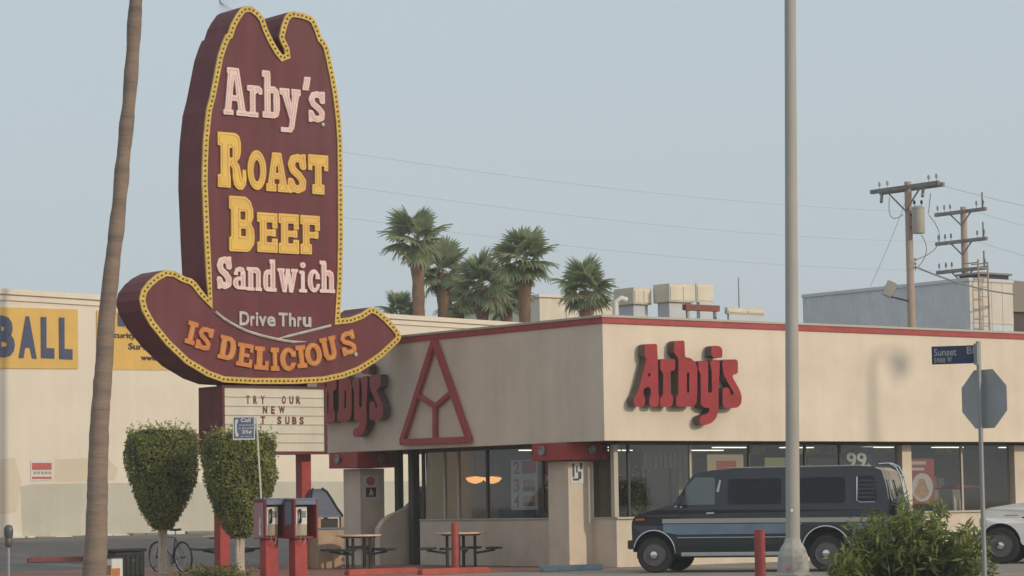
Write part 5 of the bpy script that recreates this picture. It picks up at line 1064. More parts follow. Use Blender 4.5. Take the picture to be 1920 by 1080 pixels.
# payphones -------------------------------------------------------------------
def payphone(label, px0, px1, D, side_sign):
    a = at(px0, 1000, D); t = thing('payphone', label, 'payphone', (a[0] + 0.28, a[1] + 0.2, 0), group='payphones in red shells')
    x0, y0 = a[0], a[1]; W, DP = 0.56, 0.42; z0, z1 = at(px0, 1010, D)[2], at(px0, 937, D)[2]
    MB().box(x0, x0 + 0.035, y0, y0 + DP, z0, z1).build('side_panel', SHELLRED, t, bevel=0.01); MB().box(x0 + W - 0.035, x0 + W, y0, y0 + DP, z0, z1).build('side_panel', SHELLRED, t, bevel=0.01)
    MB().box(x0 + 0.036, x0 + W - 0.036, y0 + DP - 0.04, y0 + DP, z0, z1).build('back_panel', SHELLRED, t); MB().box(x0 - 0.01, x0 + W + 0.01, y0 - 0.01, y0 + DP + 0.01, z1, z1 + 0.03).build('top', PHONEBLUE, t, bevel=0.008)
    MB().box(x0 + 0.04, x0 + W - 0.04, y0 + 0.0, y0 + 0.05, z1 - 0.1, z1 - 0.002).build('header_strip', PHONEBLUE, t); MB().box(x0 + 0.036, x0 + W - 0.036, y0 + 0.08, y0 + DP - 0.041, z0, z0 + 0.04).build('shelf', SHELLRED, t)
    ph = MB().box(x0 + 0.12, x0 + 0.40, y0 + 0.14, y0 + DP - 0.045, z0 + 0.05, z1 - 0.13).build('telephone', PHONEMET, t, bevel=0.012)
    MB().box(x0 + 0.13, x0 + 0.39, y0 + 0.131, y0 + 0.139, z0 + 0.28, z1 - 0.14).build('face_plate', SIGNWHITE, ph)
    xx = x0 + 0.20; zc_ = (z0 + z1) / 2 + 0.06
    MB().tube([(xx, y0 + 0.10, zc_ + 0.13), (xx, y0 + 0.075, zc_ + 0.09), (xx, y0 + 0.07, zc_), (xx, y0 + 0.075, zc_ - 0.09), (xx, y0 + 0.10, zc_ - 0.13)], [0.032, 0.026, 0.018, 0.026, 0.032], 8).build('handset', PHONEBLK, ph, smooth=True)
    for k in range(12): MB().box(x0 + 0.27 + (k % 3) * 0.033, x0 + 0.293 + (k % 3) * 0.033, y0 + 0.124, y0 + 0.1305, zc_ + 0.07 - (k // 3) * 0.033, zc_ + 0.093 - (k // 3) * 0.033).build('key', DARKMETAL, ph)
    cord = [(xx, y0 + 0.1, zc_ - 0.14), (xx - 0.01, y0 + 0.06, z0 - 0.05), (xx + 0.05, y0 + 0.04, z0 - 0.12), (xx + 0.12, y0 + 0.08, z0 + 0.0), (xx + 0.12, y0 + 0.15, z0 + 0.08)]; MB().tube(cord, 0.010, 6).build('cord', ALU, ph, smooth=True)
    MB().box(x0 + 0.12, x0 + 0.42, y0 + 0.16, y0 + DP - 0.02, 0.0, z0 - 0.001).build('pedestal', REDPAINT, t, bevel=0.015); MB().box(x0 + 0.05, x0 + 0.5, y0 + 0.1, y0 + DP, 0, 0.025).build('base_plate', DARKMETAL, t)
    if side_sign:
        MB().box(x0 - 0.012, x0 - 0.0005, y0 + 0.05, y0 + DP - 0.03, z0 + 0.02, z1 - 0.06).build('side_decal', mat('decal_pink', (0.42, 0.22, 0.23), 0.5, var=0.2, vs=12), t)
        MB().prism([[(y0 + 0.12, z0 + 0.08), (y0 + 0.2, z0 + 0.06), (y0 + 0.19, z0 + 0.4), (y0 + 0.13, z0 + 0.42), (y0 + 0.16, z0 + 0.24)]], lambda u, v: (x0 - 0.017, u, v), lambda u, v: (x0 - 0.0125, u, v)).build('decal_mark', SIGNWHITE, t)
    else: MB().box(x0 - 0.012, x0 - 0.0005, y0 + 0.1, y0 + DP - 0.1, z0 + 0.28, z1 - 0.04).build('side_decal', PHONEBLUE, t)
    return t, (x0, y0, z0, z1)
_, pa = payphone('payphone with a pale decal on its side panel, beside the phone sign pole', 497, 535, 53.8, True)
_, pb = payphone('payphone with a dark blue decal, beside the tan hooded bin', 552, 590, 53.8, False)
# phone sign: blue plate flag-mounted on a thin pole rising from the payphone
b0, b1 = at(490, 940, 54.15), at(480.5, 783, 54.15)
t = thing('phone_sign', 'blue and white Call 25 cent phone sign on a thin white pole', 'sign', (b0[0], b0[1], 0))
MB().tube([(b0[0] + (b0[0] - b1[0]) * 0.85, b0[1] + 0.02, 0.0), b0, b1], 0.019, 8).build('pole', mat('white_pole', (0.62, 0.59, 0.52), 0.5), t, smooth=True)
sx_ = np.array([R0[0], R0[1], 0]); sn_ = -np.array([FH[0], FH[1], 0]); c0 = at(437, 825, 54.1); Wp, Hp = 0.445, 0.47
def psign(b, u0, u1, v0, v1, d0, d1):
    vs = [c0 + sx_ * u + sn_ * d + ZZ * v for d in (d0, d1) for (u, v) in ((u0, v0), (u1, v0), (u1, v1), (u0, v1))]; return b.add(vs, [(3, 2, 1, 0), (4, 5, 6, 7), (0, 1, 5, 4), (1, 2, 6, 5), (2, 3, 7, 6), (3, 0, 4, 7)])
psign(MB(), 0, Wp, 0, Hp, 0.02, 0.028).build('plate', SIGNWHITE, t); psign(MB(), 0.022, Wp - 0.022, 0.03, Hp - 0.022, 0.0285, 0.032).build('blue_panel', SIGNBLUE, t)
def ps_text(s, u0, u1, v0, v1, m=SIGNWHITE, bold=0.01): text_on('letter', s, m, t, c0 + sx_ * u0 + ZZ * v0 + sn_ * 0.032, sx_, ZZ, sn_, u1 - u0, v1 - v0, 0.004, bold)
ps_text('Call', 0.16, 0.36, 0.355, 0.435, bold=0.03); ps_text('anywhere', 0.13, 0.41, 0.275, 0.315); ps_text('in the USA', 0.12, 0.41, 0.215, 0.255); ps_text('25¢', 0.18, 0.38, 0.11, 0.195, bold=0.03); ps_text('per minute', 0.16, 0.38, 0.05, 0.08)
hp = [(0.05, 0.40), (0.10, 0.42), (0.105, 0.36), (0.085, 0.33), (0.08, 0.24), (0.085, 0.15), (0.115, 0.12), (0.105, 0.06), (0.06, 0.07), (0.045, 0.14), (0.04, 0.24), (0.042, 0.33)]
MB().prism([hp], lambda u, v: tuple(c0 + sx_ * u + ZZ * v + sn_ * 0.037), lambda u, v: tuple(c0 + sx_ * u + ZZ * v + sn_ * 0.0325)).build('handset_mark', SIGNWHITE, t)
# picnic tables ---------------------------------------------------------------
def table(label, px, D, r, h, rot):
    g = base_at(px, D); g[2] = 0.015 if g[1] < 13 else g[2]; t = thing('picnic_table', label, 'table', g, group='patio tables')
    X, Y, Z0 = g
    tp = MB().lathe([(0.02, h - 0.04), (r - 0.01, h - 0.04), (r, h - 0.03), (r, h - 0.005), (r - 0.008, h), (0.02, h)], (X, Y, Z0), 36).build('table_top', TABLETOP, t)
    MB().lathe([(0.02, h - 0.075), (r * 0.72, h - 0.075), (r * 0.8, h - 0.042), (0.02, h - 0.042)], (X, Y, Z0), 28).build('under_rim', POSTERR, tp)
    for k in range(4):
        a = rot + k * PI / 2; c, s = math.cos(a), math.sin(a)
        MB().tube([(X + c * r * 0.55, Y + s * r * 0.55, Z0), (X + c * r * 0.55, Y + s * r * 0.55, Z0 + h - 0.08)], 0.035, 8).build('leg', DARKMETAL, t)
        ar = [(r + 0.02, -0.42), (r + 0.30, -0.42)]; L = []
        for i in range(9): th = a - 0.36 + 0.72 * i / 8; L.append(((r + 0.36) * math.cos(th), (r + 0.36) * math.sin(th)))
        for i in range(9): th = a + 0.36 - 0.72 * i / 8; L.append(((r + 0.06) * math.cos(th), (r + 0.06) * math.sin(th)))
        s_o = MB().prism([L], lambda u, v: (X + u, Y + v, Z0 + 0.46), lambda u, v: (X + u, Y + v, Z0 + 0.405)).build('seat', GREENSEAT, t, bevel=0.02)
        MB().bar((X + c * r * 0.55, Y + s * r * 0.55, Z0 + 0.32), (X + c * (r + 0.2), Y + s * (r + 0.2), Z0 + 0.39), 0.05).build('seat_arm', DARKMETAL, s_o)
    return t
table('round patio table between the tan hooded bin and the porch column', 672, 61.0, 0.52, 0.77, 0.5)
table('round patio table partly behind the porch column foot', 712, 66.0, 0.55, 0.80, 0.2)
table('round patio table behind the red bollard', 864, 60.8, 0.58, 0.79, 0.75)
table('round patio table mostly hidden behind the second shrub and payphones', 428, 66.0, 0.62, 0.75, 0.3)
# hooded bin
bp = on_z(597, 1068); t = thing('hooded_bin', 'tan square bin with a peaked blue grey hood by the payphones', 'bin', (bp[0] + 0.4, bp[1] + 0.4, 0))
x0, y0, s = bp[0], bp[1], 0.72; zt = at(597, 995, 59.5)[2]; zh = at(597, 971, 59.5)[2]
MB().box(x0, x0 + s, y0, y0 + s, 0.015, zt).build('body', TANBLOCK, t, bevel=0.02); MB().box(x0 - 0.02, x0 + s + 0.02, y0 - 0.02, y0 + s + 0.02, zt, zt + 0.05).build('rim', PHONEBLUE, t, bevel=0.01)
for (u, v) in ((0, 0), (s - 0.08, 0), (0, s - 0.08), (s - 0.08, s - 0.08)): MB().box(x0 + u, x0 + u + 0.08, y0 + v, y0 + v + 0.08, zt + 0.05, zh).build('corner_post', TANBLOCK, t)
MB().box(x0 + 0.1, x0 + s - 0.1, y0 + 0.1, y0 + s - 0.1, zt + 0.051, zh - 0.03).build('liner', INTDARK, t)
ap = at(589, 902, 60.0); e = 0.1; cx, cy = x0 + s / 2 - 0.14, y0 + s / 2 + 0.10; e = s / 2 + 0.10; bb_ = [(cx - e, cy - e), (cx + e, cy - e), (cx + e, cy + e), (cx - e, cy + e)]; V = []
LV = [(1.0, zh), (0.97, zh + 0.05), (0.80, zh + 0.20), (0.62, zh + 0.40), (0.44, zh + 0.58), (0.26, zh + 0.66)]
for f, z in LV: V += [(cx + (p[0] - cx) * f, cy + (p[1] - cy) * f, z) for p in bb_]
F_ = [(i * 4 + j, i * 4 + (j + 1) % 4, i * 4 + 4 + (j + 1) % 4, i * 4 + 4 + j) for i in range(5) for j in range(4)] + [(3, 2, 1, 0), (20, 21, 22, 23)]
MB().add(V, F_).build('hood', HOODBLUE, t); MB().tube([(cx + (bb_[1][0] - cx) * f, cy + (bb_[1][1] - cy) * f, z + 0.01) for f, z in LV], 0.03, 6).build('ridge_strip', RUBBER, t); MB().tube([(cx + (bb_[0][0] - cx) * f, cy + (bb_[0][1] - cy) * f, z + 0.01) for f, z in LV], 0.02, 6).build('ridge_strip', RUBBER, t)
# bollards and wheel stops
def bollard(label, px, D, zt, r):
    g = base_at(px, D); t = thing('bollard', label, 'bollard', g, group='red steel bollards')
    MB().lathe([(r, 0), (r, zt - 0.05), (r * 0.9, zt - 0.015), (r * 0.5, zt)], g, 18).build('post', mat('bollard_red', (0.36, 0.065, 0.055), 0.55, var=0.25, vs=5), t, smooth=True); MB().lathe([(r * 1.5, 0), (r * 1.5, 0.02), (r * 1.05, 0.04)], g, 18).build('collar', CONC, t)
bollard('red bollard in front of the round table and side window', 853, 56.0, 1.07, 0.078)
bollard('leaning-looking red bollard in front of the dark van', 1424, 36.0, 1.02, 0.073)
def wheel_stop(label, p, L, m, dirx=(1, 0)):
    t = thing('wheel_stop', label, 'wheel stop', (p[0], p[1], 0.0), group='painted wheel stops'); d = Vector((dirx[0], dirx[1], 0)); n = Vector((-d.y, d.x, 0)); P = Vector((p[0], p[1], 0.012)); V = []
    for u in (0, 0.04, L - 0.04, L):
        k = 0.75 if u in (0, L) else 1
        for (w, z) in ((-0.1, 0), (-0.075, 0.12 * k), (0.075, 0.12 * k), (0.1, 0)): V.append(P + d * u + n * w + Vector((0, 0, z)))
    F_ = [(i * 4 + j, i * 4 + (j + 1) % 4, i * 4 + 4 + (j + 1) % 4, i * 4 + 4 + j) for i in range(3) for j in range(4)] + [(0, 1, 2, 3), (15, 14, 13, 12)]
    MB().add(V, F_).build('bar', m, t, bevel=0.012); 
    for u in (0.3, L - 0.3): q = P + d * u + Vector((0, 0, 0.121)); MB().lathe([(0.018, 0), (0.014, 0.008)], q, 8).build('pin', DARKMETAL, t)
wheel_stop('faded orange red wheel stop at the foot of the red bollard', on_z(787, 1079), 1.75, KERBRED)
wheel_stop('faded orange red wheel stop below the patio tables', on_z(650, 1080), 1.75, KERBRED)
wheel_stop('pale blue wheel stop at the foot of the corner column', on_z(1015, 1073), 1.6, KERBBLUE)
p = on_ground(52, 1055); wheel_stop('dull red wheel stop in the lot before the warehouse', (p[0], p[1]), 2.4, mat('kerb_dull_red', (0.25, 0.075, 0.065), 0.8, var=0.25, vs=4), (R0[0] * 0.9 + FH[0] * .43, R0[1] * 0.9 + FH[1] * .43)).__class__
bpy.data.objects[[o.name for o in bpy.data.objects if o.get('label') == 'dull red wheel stop in the lot before the warehouse'][0]].location.z = rise(p[1])

# ================================================================== VEHICLES
def arch(cx, cz, r, n=14): return [(cx + r * math.cos(a), cz + r * math.sin(a)) for a in np.linspace(PI - 0.02, 0.02, n)]
def vehicle(name, label, cat, loc, heading): 
    """local axes: +x runs from nose to tail, y to the vehicle's ... camera side is y<0"""
    return thing(name, label, cat, loc, heading)
def extr(prof, yf, mid=None):
    """side profile swept across the width; yf(z) = half width"""
    b = MB(); b.prism([prof], lambda u, v: (u, -yf(u, v), v), lambda u, v: (u, yf(u, v), v)); return b
HUBM = mat('hub_dark_steel', (0.13, 0.125, 0.12), 0.4, metal=0.5)
def wheel(parent, x, y, r, w, side):
    o = MB().lathe([(r * 0.55, -w / 2), (r * 0.62, -w / 2 + 0.01), (r * 0.62, w / 2)], (x, y, r), 24, axis='y').build('wheel', DARKMETAL, parent, smooth=True, local=True)
    MB().lathe([(r * 0.62, -w / 2), (r * 0.9, -w / 2 - 0.005), (r * 0.98, -w / 2 + 0.03), (r, 0), (r * 0.98, w / 2 - 0.03), (r * 0.9, w / 2), (r * 0.62, w / 2)], (x, y, r), 32, axis='y').build('tyre', RUBBER, o, smooth=True, local=True)
    yo = y + side * (w / 2 + 0.004)
    MB().lathe([(r * 0.2, 0.0), (r * 0.19, 0.052 * side), (r * 0.1, 0.06 * side), (0.01, 0.062 * side)], (x, yo, r), 16, axis='y').build('hub_centre', CHROME, o, smooth=True, local=True)
    MB().lathe([(0.02, 0.05 * side), (r * 0.22, 0.045 * side), (r * 0.26, 0.0), (r * 0.5, -0.02 * side), (r * 0.6, 0.01 * side), (r * 0.62, 0.0)], (x, yo, r), 24, axis='y').build('hubcap', HUBM, o, smooth=True, local=True)
    for k in range(8):
        a = 2 * PI * k / 8
        c, s = math.cos(a), math.sin(a); cx_, cz_ = x + c * r * 0.4, r + s * r * 0.4; MB().lathe([(0.028, 0), (0.028, 0.006 * side)], (cx_, yo - 0.008 * side, cz_), 8, axis='y').build('vent_hole', RUBBER, o, local=True)
    return o
# --- dark conversion van: front away to the left, rear corner nearer the camera
van_az = rad(-72.0); vdir = math.sin(van_az) * R0 + math.cos(van_az) * FH        # direction of travel
fwp = on_z(1230, 1075); heading = math.atan2(-vdir[1], -vdir[0])                  # local +x = towards the tail
ux = np.array([-vdir[0], -vdir[1], 0]); uy = np.array([-ux[1], ux[0], 0])         # local axes in the world
side = -1 if np.dot(uy, CAM - fwp) < 0 else 1                                      # which local y side faces the camera
HWV = 0.98; org = fwp - ux * 0.90 - uy * (side * (HWV - 0.12)); org[2] = 0.0
van = vehicle('van', 'dark navy conversion van with grey and blue side stripes and rear ladder', 'van', org, heading)
FWX, RWX, WR_ = 0.90, 4.36, 0.365
vp = [(0.46, 0.42), (0.44, 0.58), (0.43, 0.95), (0.47, 1.09), (0.54, 1.15), (0.9, 1.25), (1.30, 1.345), (1.46, 1.58), (1.66, 1.89), (1.78, 1.97), (2.1, 2.02), (2.7, 2.045), (4.95, 2.045), (5.32, 2.02), (5.46, 1.95), (5.54, 1.70), (5.62, 1.20), (5.64, 0.60), (5.62, 0.40)]
vp += [(RWX + 0.50, 0.40)] + list(reversed(arch(RWX, 0.42, 0.46))) + [(RWX - 0.50, 0.36), (FWX + 0.46, 0.36)] + list(reversed(arch(FWX, 0.42, 0.415)))
def yv(u, v):
    w = HWV - (max(0, v - 1.15) ** 1.2) * 0.16 - max(0, 0.55 - v) * 0.12
    if u < 0.9: w -= (0.9 - u) ** 2 * 0.30
    return w
body = extr(vp, yv).build('body', VANPAINT, van, bevel=0.045, local=True)
S = side
def on_side(u, v, d): return (u, S * (yv(u, v) + d), v)
def side_poly(name, pts, m, d, th=0.006, parent=None):
    return MB().prism([pts], lambda u, v: on_side(u, v, d), lambda u, v: on_side(u, v, d - th)).build(name, m, parent or van, local=True)
MB().box(0.5, 5.4, -0.8, 0.8, 0.30, 0.75).build('underbody', RUBBER, van, local=True)
for s_ in (1, -1):
    for x in (FWX, RWX): wheel(van, x, s_ * (HWV - 0.14), WR_, 0.22, s_)
# inside of arches
for x in (FWX, RWX): MB().box(x - 0.40, x + 0.42, -0.7, 0.7, 0.36, 0.85).build('arch_liner', RUBBER, van, local=True)
def fence_strip(pts, d, w, m, name):
    q = [on_side(u, v, d) for u, v in pts]; return MB().tube(q, w, 6).build(name, m, van, smooth=True, local=True)
side_poly('side_window', [(1.42, 1.345), (1.54, 1.345), (1.54, 1.66), (1.40, 1.46)], CARGLASS if False else VANGLASS, 0.006)
dw = side_poly('door_window', [(1.565, 1.34), (2.12, 1.34), (2.15, 1.38), (2.15, 1.84), (2.10, 1.88), (1.74, 1.88), (1.565, 1.69)], mat('door_glass', (0.10, 0.125, 0.125), 0.08, spec=0.6), 0.007)
side_poly('side_window', [(2.45, 1.34), (3.45, 1.34), (3.48, 1.38), (3.48, 1.80), (3.44, 1.84), (2.45, 1.84), (2.41, 1.80), (2.41, 1.38)], VANGLASS, 0.006)
side_poly('side_window', [(3.62, 1.34), (4.72, 1.34), (4.75, 1.38), (4.75, 1.80), (4.71, 1.84), (3.62, 1.84), (3.58, 1.80), (3.58, 1.38)], VANGLASS, 0.006)
ow = side_poly('side_window', [(5.00, 1.36), (5.36, 1.36), (5.38, 1.40), (5.31, 1.82), (5.28, 1.85), (5.00, 1.85), (4.96, 1.81), (4.96, 1.40)], VANGLASS, 0.006)
for k in range(5): side_poly('louvre', [(5.00, 1.42 + k * 0.08), (5.33, 1.42 + k * 0.08), (5.32, 1.46 + k * 0.08), (5.00, 1.46 + k * 0.08)], VANPAINT, 0.016)
fence_strip([(4.98, 1.84), (4.98, 1.38), (5.04, 1.345), (5.34, 1.345)], 0.008, 0.009, CHROME, 'window_trim')
fence_strip([(1.552, 1.66), (1.552, 1.34)], 0.008, 0.012, VANPAINT, 'window_divider')
# stripes
side_poly('grey_stripe', [(1.08, 0.985), (2.20, 0.98), (5.56, 0.965), (5.56, 1.055), (2.2, 1.07), (1.08, 1.075)], VANGREY, 0.004, 0.004)
side_poly('blue_panel', [(1.10, 0.81), (1.42, 0.76), (3.70, 0.76), (3.80, 0.84), (3.90, 0.955), (1.10, 0.97)], VANBLUE, 0.004, 0.004)
side_poly('blue_panel', [(4.90, 0.80), (5.54, 0.78), (5.56, 0.945), (4.78, 0.95)], VANBLUE, 0.004, 0.004)
fence_strip([(1.38, 0.70), (2.6, 0.695), (3.78, 0.69)], 0.006, 0.011, ALU, 'side_moulding'); fence_strip([(4.88, 0.69), (5.56, 0.685)], 0.006, 0.011, ALU, 'side_moulding')
MB().box(1.46, 3.72, *sorted((S * 0.86, S * 1.02)), 0.33, 0.41).build('running_board', ALU, van, bevel=0.015, local=True)
for cx_, ra in ((FWX, 0.43), (RWX, 0.475)): fence_strip([(cx_ + ra * math.cos(a), 0.42 + ra * math.sin(a)) for a in np.linspace(PI * 0.93, -0.05, 18)], 0.004, 0.014, CHROME, 'arch_trim')
for x0_, z0_, z1_ in ((1.42, 0.45, 1.30), (2.24, 0.42, 1.90), (3.52, 0.42, 1.90)): side_poly('door_gap', [(x0_ - 0.006, z0_), (x0_ + 0.006, z0_), (x0_ + 0.006, z1_), (x0_ - 0.006, z1_)], RUBBER, 0.0025, 0.003)
dh = MB(); p = on_side(2.08, 1.17, 0.03); dh.box(p[0] - 0.09, p[0] + 0.07, p[1] - 0.015, p[1] + 0.015, p[2] - 0.015, p[2] + 0.02); dh.build('door_handle', CHROME, van, bevel=0.008, local=True)
p = on_side(1.50, 1.36, 0.14); MB().box(p[0] - 0.06, p[0] + 0.06, p[1] - 0.07, p[1] + 0.07, p[2] - 0.03, p[2] + 0.17).build('door_mirror', VANPAINT, van, bevel=0.02, local=True); MB().tube([on_side(1.52, 1.30, 0.0), p], 0.015, 6).build('mirror_arm', CHROME, van, local=True)
for q in ((1.36, 1.31), (1.47, 1.30)): c = on_side(q[0], q[1], 0.01); MB().sph(c, 0.025, 8).build('mirror_mount', CHROME, van, smooth=True, local=True)
side_poly('pillar_vent', [(2.18, 1.60), (2.23, 1.58), (2.27, 1.82), (2.24, 1.83)], ALU, 0.006)
# front
MB().box(0.33, 0.44, -0.90, 0.90, 0.48, 0.66).build('front_bumper', DARKMETAL, van, bevel=0.03, local=True)
MB().prism([[(-0.80, 0.70), (0.80, 0.70), (0.80, 1.04), (-0.80, 1.04)]], lambda u, v: (0.405, u, v), lambda u, v: (0.44, u, v)).build('grille', DARKMETAL, van, local=True)
for s_ in (-1, 1): MB().box(0.39, 0.43, s_ * 0.64 - 0.11, s_ * 0.64 + 0.11, 0.78, 0.97).build('headlight', mat('lamp_glass', (0.5, 0.5, 0.5), 0.1), van, bevel=0.01, local=True)
side_poly('marker_light', [(0.52, 1.045), (0.72, 1.05), (0.72, 1.09), (0.52, 1.085)], AMBER, 0.006)
wq = [(1.32, 1.355), (1.645, 1.868)]
MB().add([(wq[0][0] - 0.012, -0.80, wq[0][1] + 0.02), (wq[0][0] - 0.012, 0.80, wq[0][1] + 0.02), (wq[1][0] - 0.014, 0.73, wq[1][1]), (wq[1][0] - 0.014, -0.73, wq[1][1])], [(0, 1, 2, 3)]).build('windscreen', VANGLASS, van, local=True)
# rear: doors, windows, spare wheel cover, ladder, bumper
MB().box(5.600, 5.760, -0.98, 0.98, 0.42, 0.58).build('rear_bumper', CHROME, van, bevel=0.03, local=True)
def rear_pt(y, z, d=0.0): 
    xr = 5.640 - 0.0 if z < 0.6 else (5.640 - (z - 0.6) * 0.033 if z < 1.2 else (5.620 - (z - 1.2) * 0.16 if z < 1.7 else 5.540 - (z - 1.7) * 0.32)); return (xr + d, y, z)
def rear_poly(name, pts, m, d, th=0.006): return MB().prism([pts], lambda u, v: rear_pt(u, v, d), lambda u, v: rear_pt(u, v, d - th)).build(name, m, van, local=True)
for s_ in (-1, 1):
    rear_poly('rear_window', [(s_ * 0.10, 1.32), (s_ * 0.72, 1.32), (s_ * 0.68, 1.78), (s_ * 0.10, 1.78)], mat('rear_glass', (0.09, 0.105, 0.11), 0.06, spec=0.6), 0.02)
    rear_poly('tail_light', [(s_ * 0.84, 0.82), (s_ * 0.95, 0.82), (s_ * 0.95, 1.10), (s_ * 0.84, 1.10)], mat('tail_red', (0.30, 0.02, 0.02), 0.25), 0.02)
MB().lathe([(0.02, 0.0), (0.30, 0.0), (0.36, 0.03), (0.375, 0.10), (0.36, 0.18), (0.30, 0.205), (0.02, 0.21)], (5.640, S * 0.46, 1.08), 28, axis='x').build('spare_wheel_cover', VANPAINT, van, smooth=True, local=True)
MB().tube([(5.860, S * 0.46 + 0.37 * math.cos(a), 1.08 + 0.37 * math.sin(a)) for a in np.linspace(0, 2 * PI, 33)], 0.012, 6, cap=False).build('spare_cover_ring', CHROME, van, smooth=True, local=True)
for yy in (-S * 0.12, -S * 0.52):
    MB().tube([(5.740, yy, 0.62), (5.740, yy, 1.0), (5.720, yy, 1.5), (5.650, yy, 1.85), (5.560, yy, 2.03), (5.430, yy, 2.10), (5.230, yy, 2.09)], 0.017, 8).build('ladder_rail', CHROME, van, smooth=True, local=True)
for z, xx in ((0.75, 5.740), (1.05, 5.740), (1.35, 5.730), (1.62, 5.700), (1.86, 5.645)): MB().tube([(xx, -S * 0.12, z), (xx, -S * 0.52, z)], 0.012, 6).build('ladder_rung', CHROME, van, local=True)
MB().box(2.3, 5.0, -0.55, 0.55, 2.046, 2.075).build('roof_rack_panel', VANGREY, van, bevel=0.01, local=True)

# --- white pickup, mostly beyond the photo's edge
pk_az = rad(-72.0); kd = math.sin(pk_az) * R0 + math.cos(pk_az) * FH; kp = on_z(1877, 1058); kh = math.atan2(-kd[1], -kd[0])
kux = np.array([-kd[0], -kd[1], 0]); kuy = np.array([-kux[1], kux[0], 0]); KS = -1 if np.dot(kuy, CAM - kp) < 0 else 1
org = kp - kux * 0.80 - kuy * (KS * 0.84); org[2] = 0
pk = vehicle('pickup_truck', 'white pickup truck whose front wheel shows past the stop sign post', 'pickup', org, kh)
kpf = [(u, v if v < 0.9 else 0.9 + (v - 0.9) * 1.40) for u, v in [(0.44, 0.45), (0.40, 0.62), (0.41, 0.95), (0.46, 1.06), (0.60, 1.10), (1.20, 1.165), (1.48, 1.20), (2.05, 1.70), (2.30, 1.78), (3.25, 1.79), (3.45, 1.72), (3.58, 1.22), (5.55, 1.22), (5.62, 1.15), (5.62, 0.50), (4.88, 0.47)]] + list(reversed(arch(4.42, 0.44, 0.45))) + [(3.92, 0.40), (1.28, 0.40)] + list(reversed(arch(0.82, 0.44, 0.42)))
def yk(u, v): return 0.97 - max(0, v - 1.1) * 0.24 - max(0, 0.9 - u) ** 2 * 0.35 - max(0, 0.7 - v) * 0.05
extr(kpf, yk).build('body', WHITEPAINT, pk, bevel=0.05, local=True)
def kside(u, v, d): return (u, KS * (yk(u, v) + d), v)
def kpoly(name, pts, m, d=0.006, th=0.006): return MB().prism([pts], lambda u, v: kside(u, v, d), lambda u, v: kside(u, v, d - th)).build(name, m, pk, local=True)
kpoly('door_window', [(1.78, 1.24), (2.75, 1.24), (2.75, 1.66), (2.22, 1.67), (1.80, 1.36)], VANGLASS); kpoly('rear_side_window', [(2.85, 1.24), (3.38, 1.24), (3.32, 1.64), (2.85, 1.66)], VANGLASS)
kpoly('fender_badge', [(1.28, 0.955), (1.44, 0.955), (1.44, 0.985), (1.28, 0.985)], DARKMETAL); kpoly('fender_script', [(0.92, 1.005), (1.20, 1.01), (1.20, 1.03), (0.92, 1.025)], mat('faded_red', (0.35, 0.15, 0.14), 0.5))
kpoly('door_gap', [(1.50, 0.45), (1.51, 0.45), (1.51, 1.19), (1.50, 1.19)], RUBBER, 0.003, 0.004); kpoly('door_gap', [(2.80, 0.45), (2.81, 0.45), (2.81, 1.70), (2.80, 1.70)], RUBBER, 0.003, 0.004); kpoly('door_handle', [(2.55, 1.08), (2.72, 1.08), (2.72, 1.12), (2.55, 1.12)], CHROME, 0.03, 0.03)
for s_ in (1, -1):
    for x in (0.82, 4.42): wheel(pk, x, s_ * 0.84, 0.39, 0.24, s_)
for x in (0.82, 4.42): MB().box(x - 0.38, x + 0.40, -0.68, 0.68, 0.38, 0.86).build('arch_liner', RUBBER, pk, local=True)
MB().box(0.5, 5.4, -0.75, 0.75, 0.32, 0.7).build('underbody', RUBBER, pk, local=True); MB().box(0.30, 0.42, -0.90, 0.90, 0.46, 0.66).build('front_bumper', CHROME, pk, bevel=0.03, local=True); MB().box(5.6, 5.75, -0.95, 0.95, 0.48, 0.64).build('rear_bumper', CHROME, pk, bevel=0.03, local=True)
for s_ in (-1, 1): MB().box(0.375, 0.42, s_ * 0.7 - 0.14, s_ * 0.7 + 0.14, 0.78, 0.96).build('headlight', MATS['lamp_glass'], pk, bevel=0.01, local=True)
MB().box(0.38, 0.42, -0.52, 0.52, 0.74, 0.98).build('grille', DARKMETAL, pk, local=True)
MB().add([(1.46, -0.78, 1.35), (1.46, 0.78, 1.35), (1.96, 0.64, 1.97), (1.96, -0.64, 1.97)], [(0, 1, 2, 3)]).build('windscreen', VANGLASS, pk, local=True)

# ================================================================== LAMP POSTS, STOP SIGN, BUSH
LD_ = 39.0
g = base_at(1484, LD_); zt = at(1484, 1043, LD_)[2]
t = thing('street_lamp', 'tall pale grey lamp post on a flared foot before the van', 'street lamp', g)
pts = [at(1487, y, LD_) for y in (1055, 800, 500, 200, 0)]; x0, y0 = at(1487, 1050, LD_)[:2]; xt, yt = at(1481.5, 0, LD_)[:2]; ztop = at(1481, 0, LD_)[2]
k = lambda f: (x0 + (xt - x0) * f, y0 + (yt - y0) * f, zt + (ztop - zt) * f)
MB().tube([k(0), k(0.25), k(0.5), k(0.75), k(1.0), k(1.15)], [0.104, 0.099, 0.093, 0.088, 0.083, 0.08], 20).build('post', POSTGREY, t, smooth=True)
MB().lathe([(0.26, 0.0), (0.26, zt * 0.55), (0.235, zt * 0.6), (0.22, zt), (0.18, zt + 0.12), (0.13, zt + 0.19), (0.11, zt + 0.26)], (x0, y0, 0), 8).build('foot', POSTGREY, t, bevel=0.01)
c = at(1478, 1066, LD_ - 0.3); MB().lathe([(0.036, 0), (0.036, 0.012)], c, 10, M=Matrix.Rotation(rad(90), 4, 'X')).build('red_mark', SIGNRED, t)
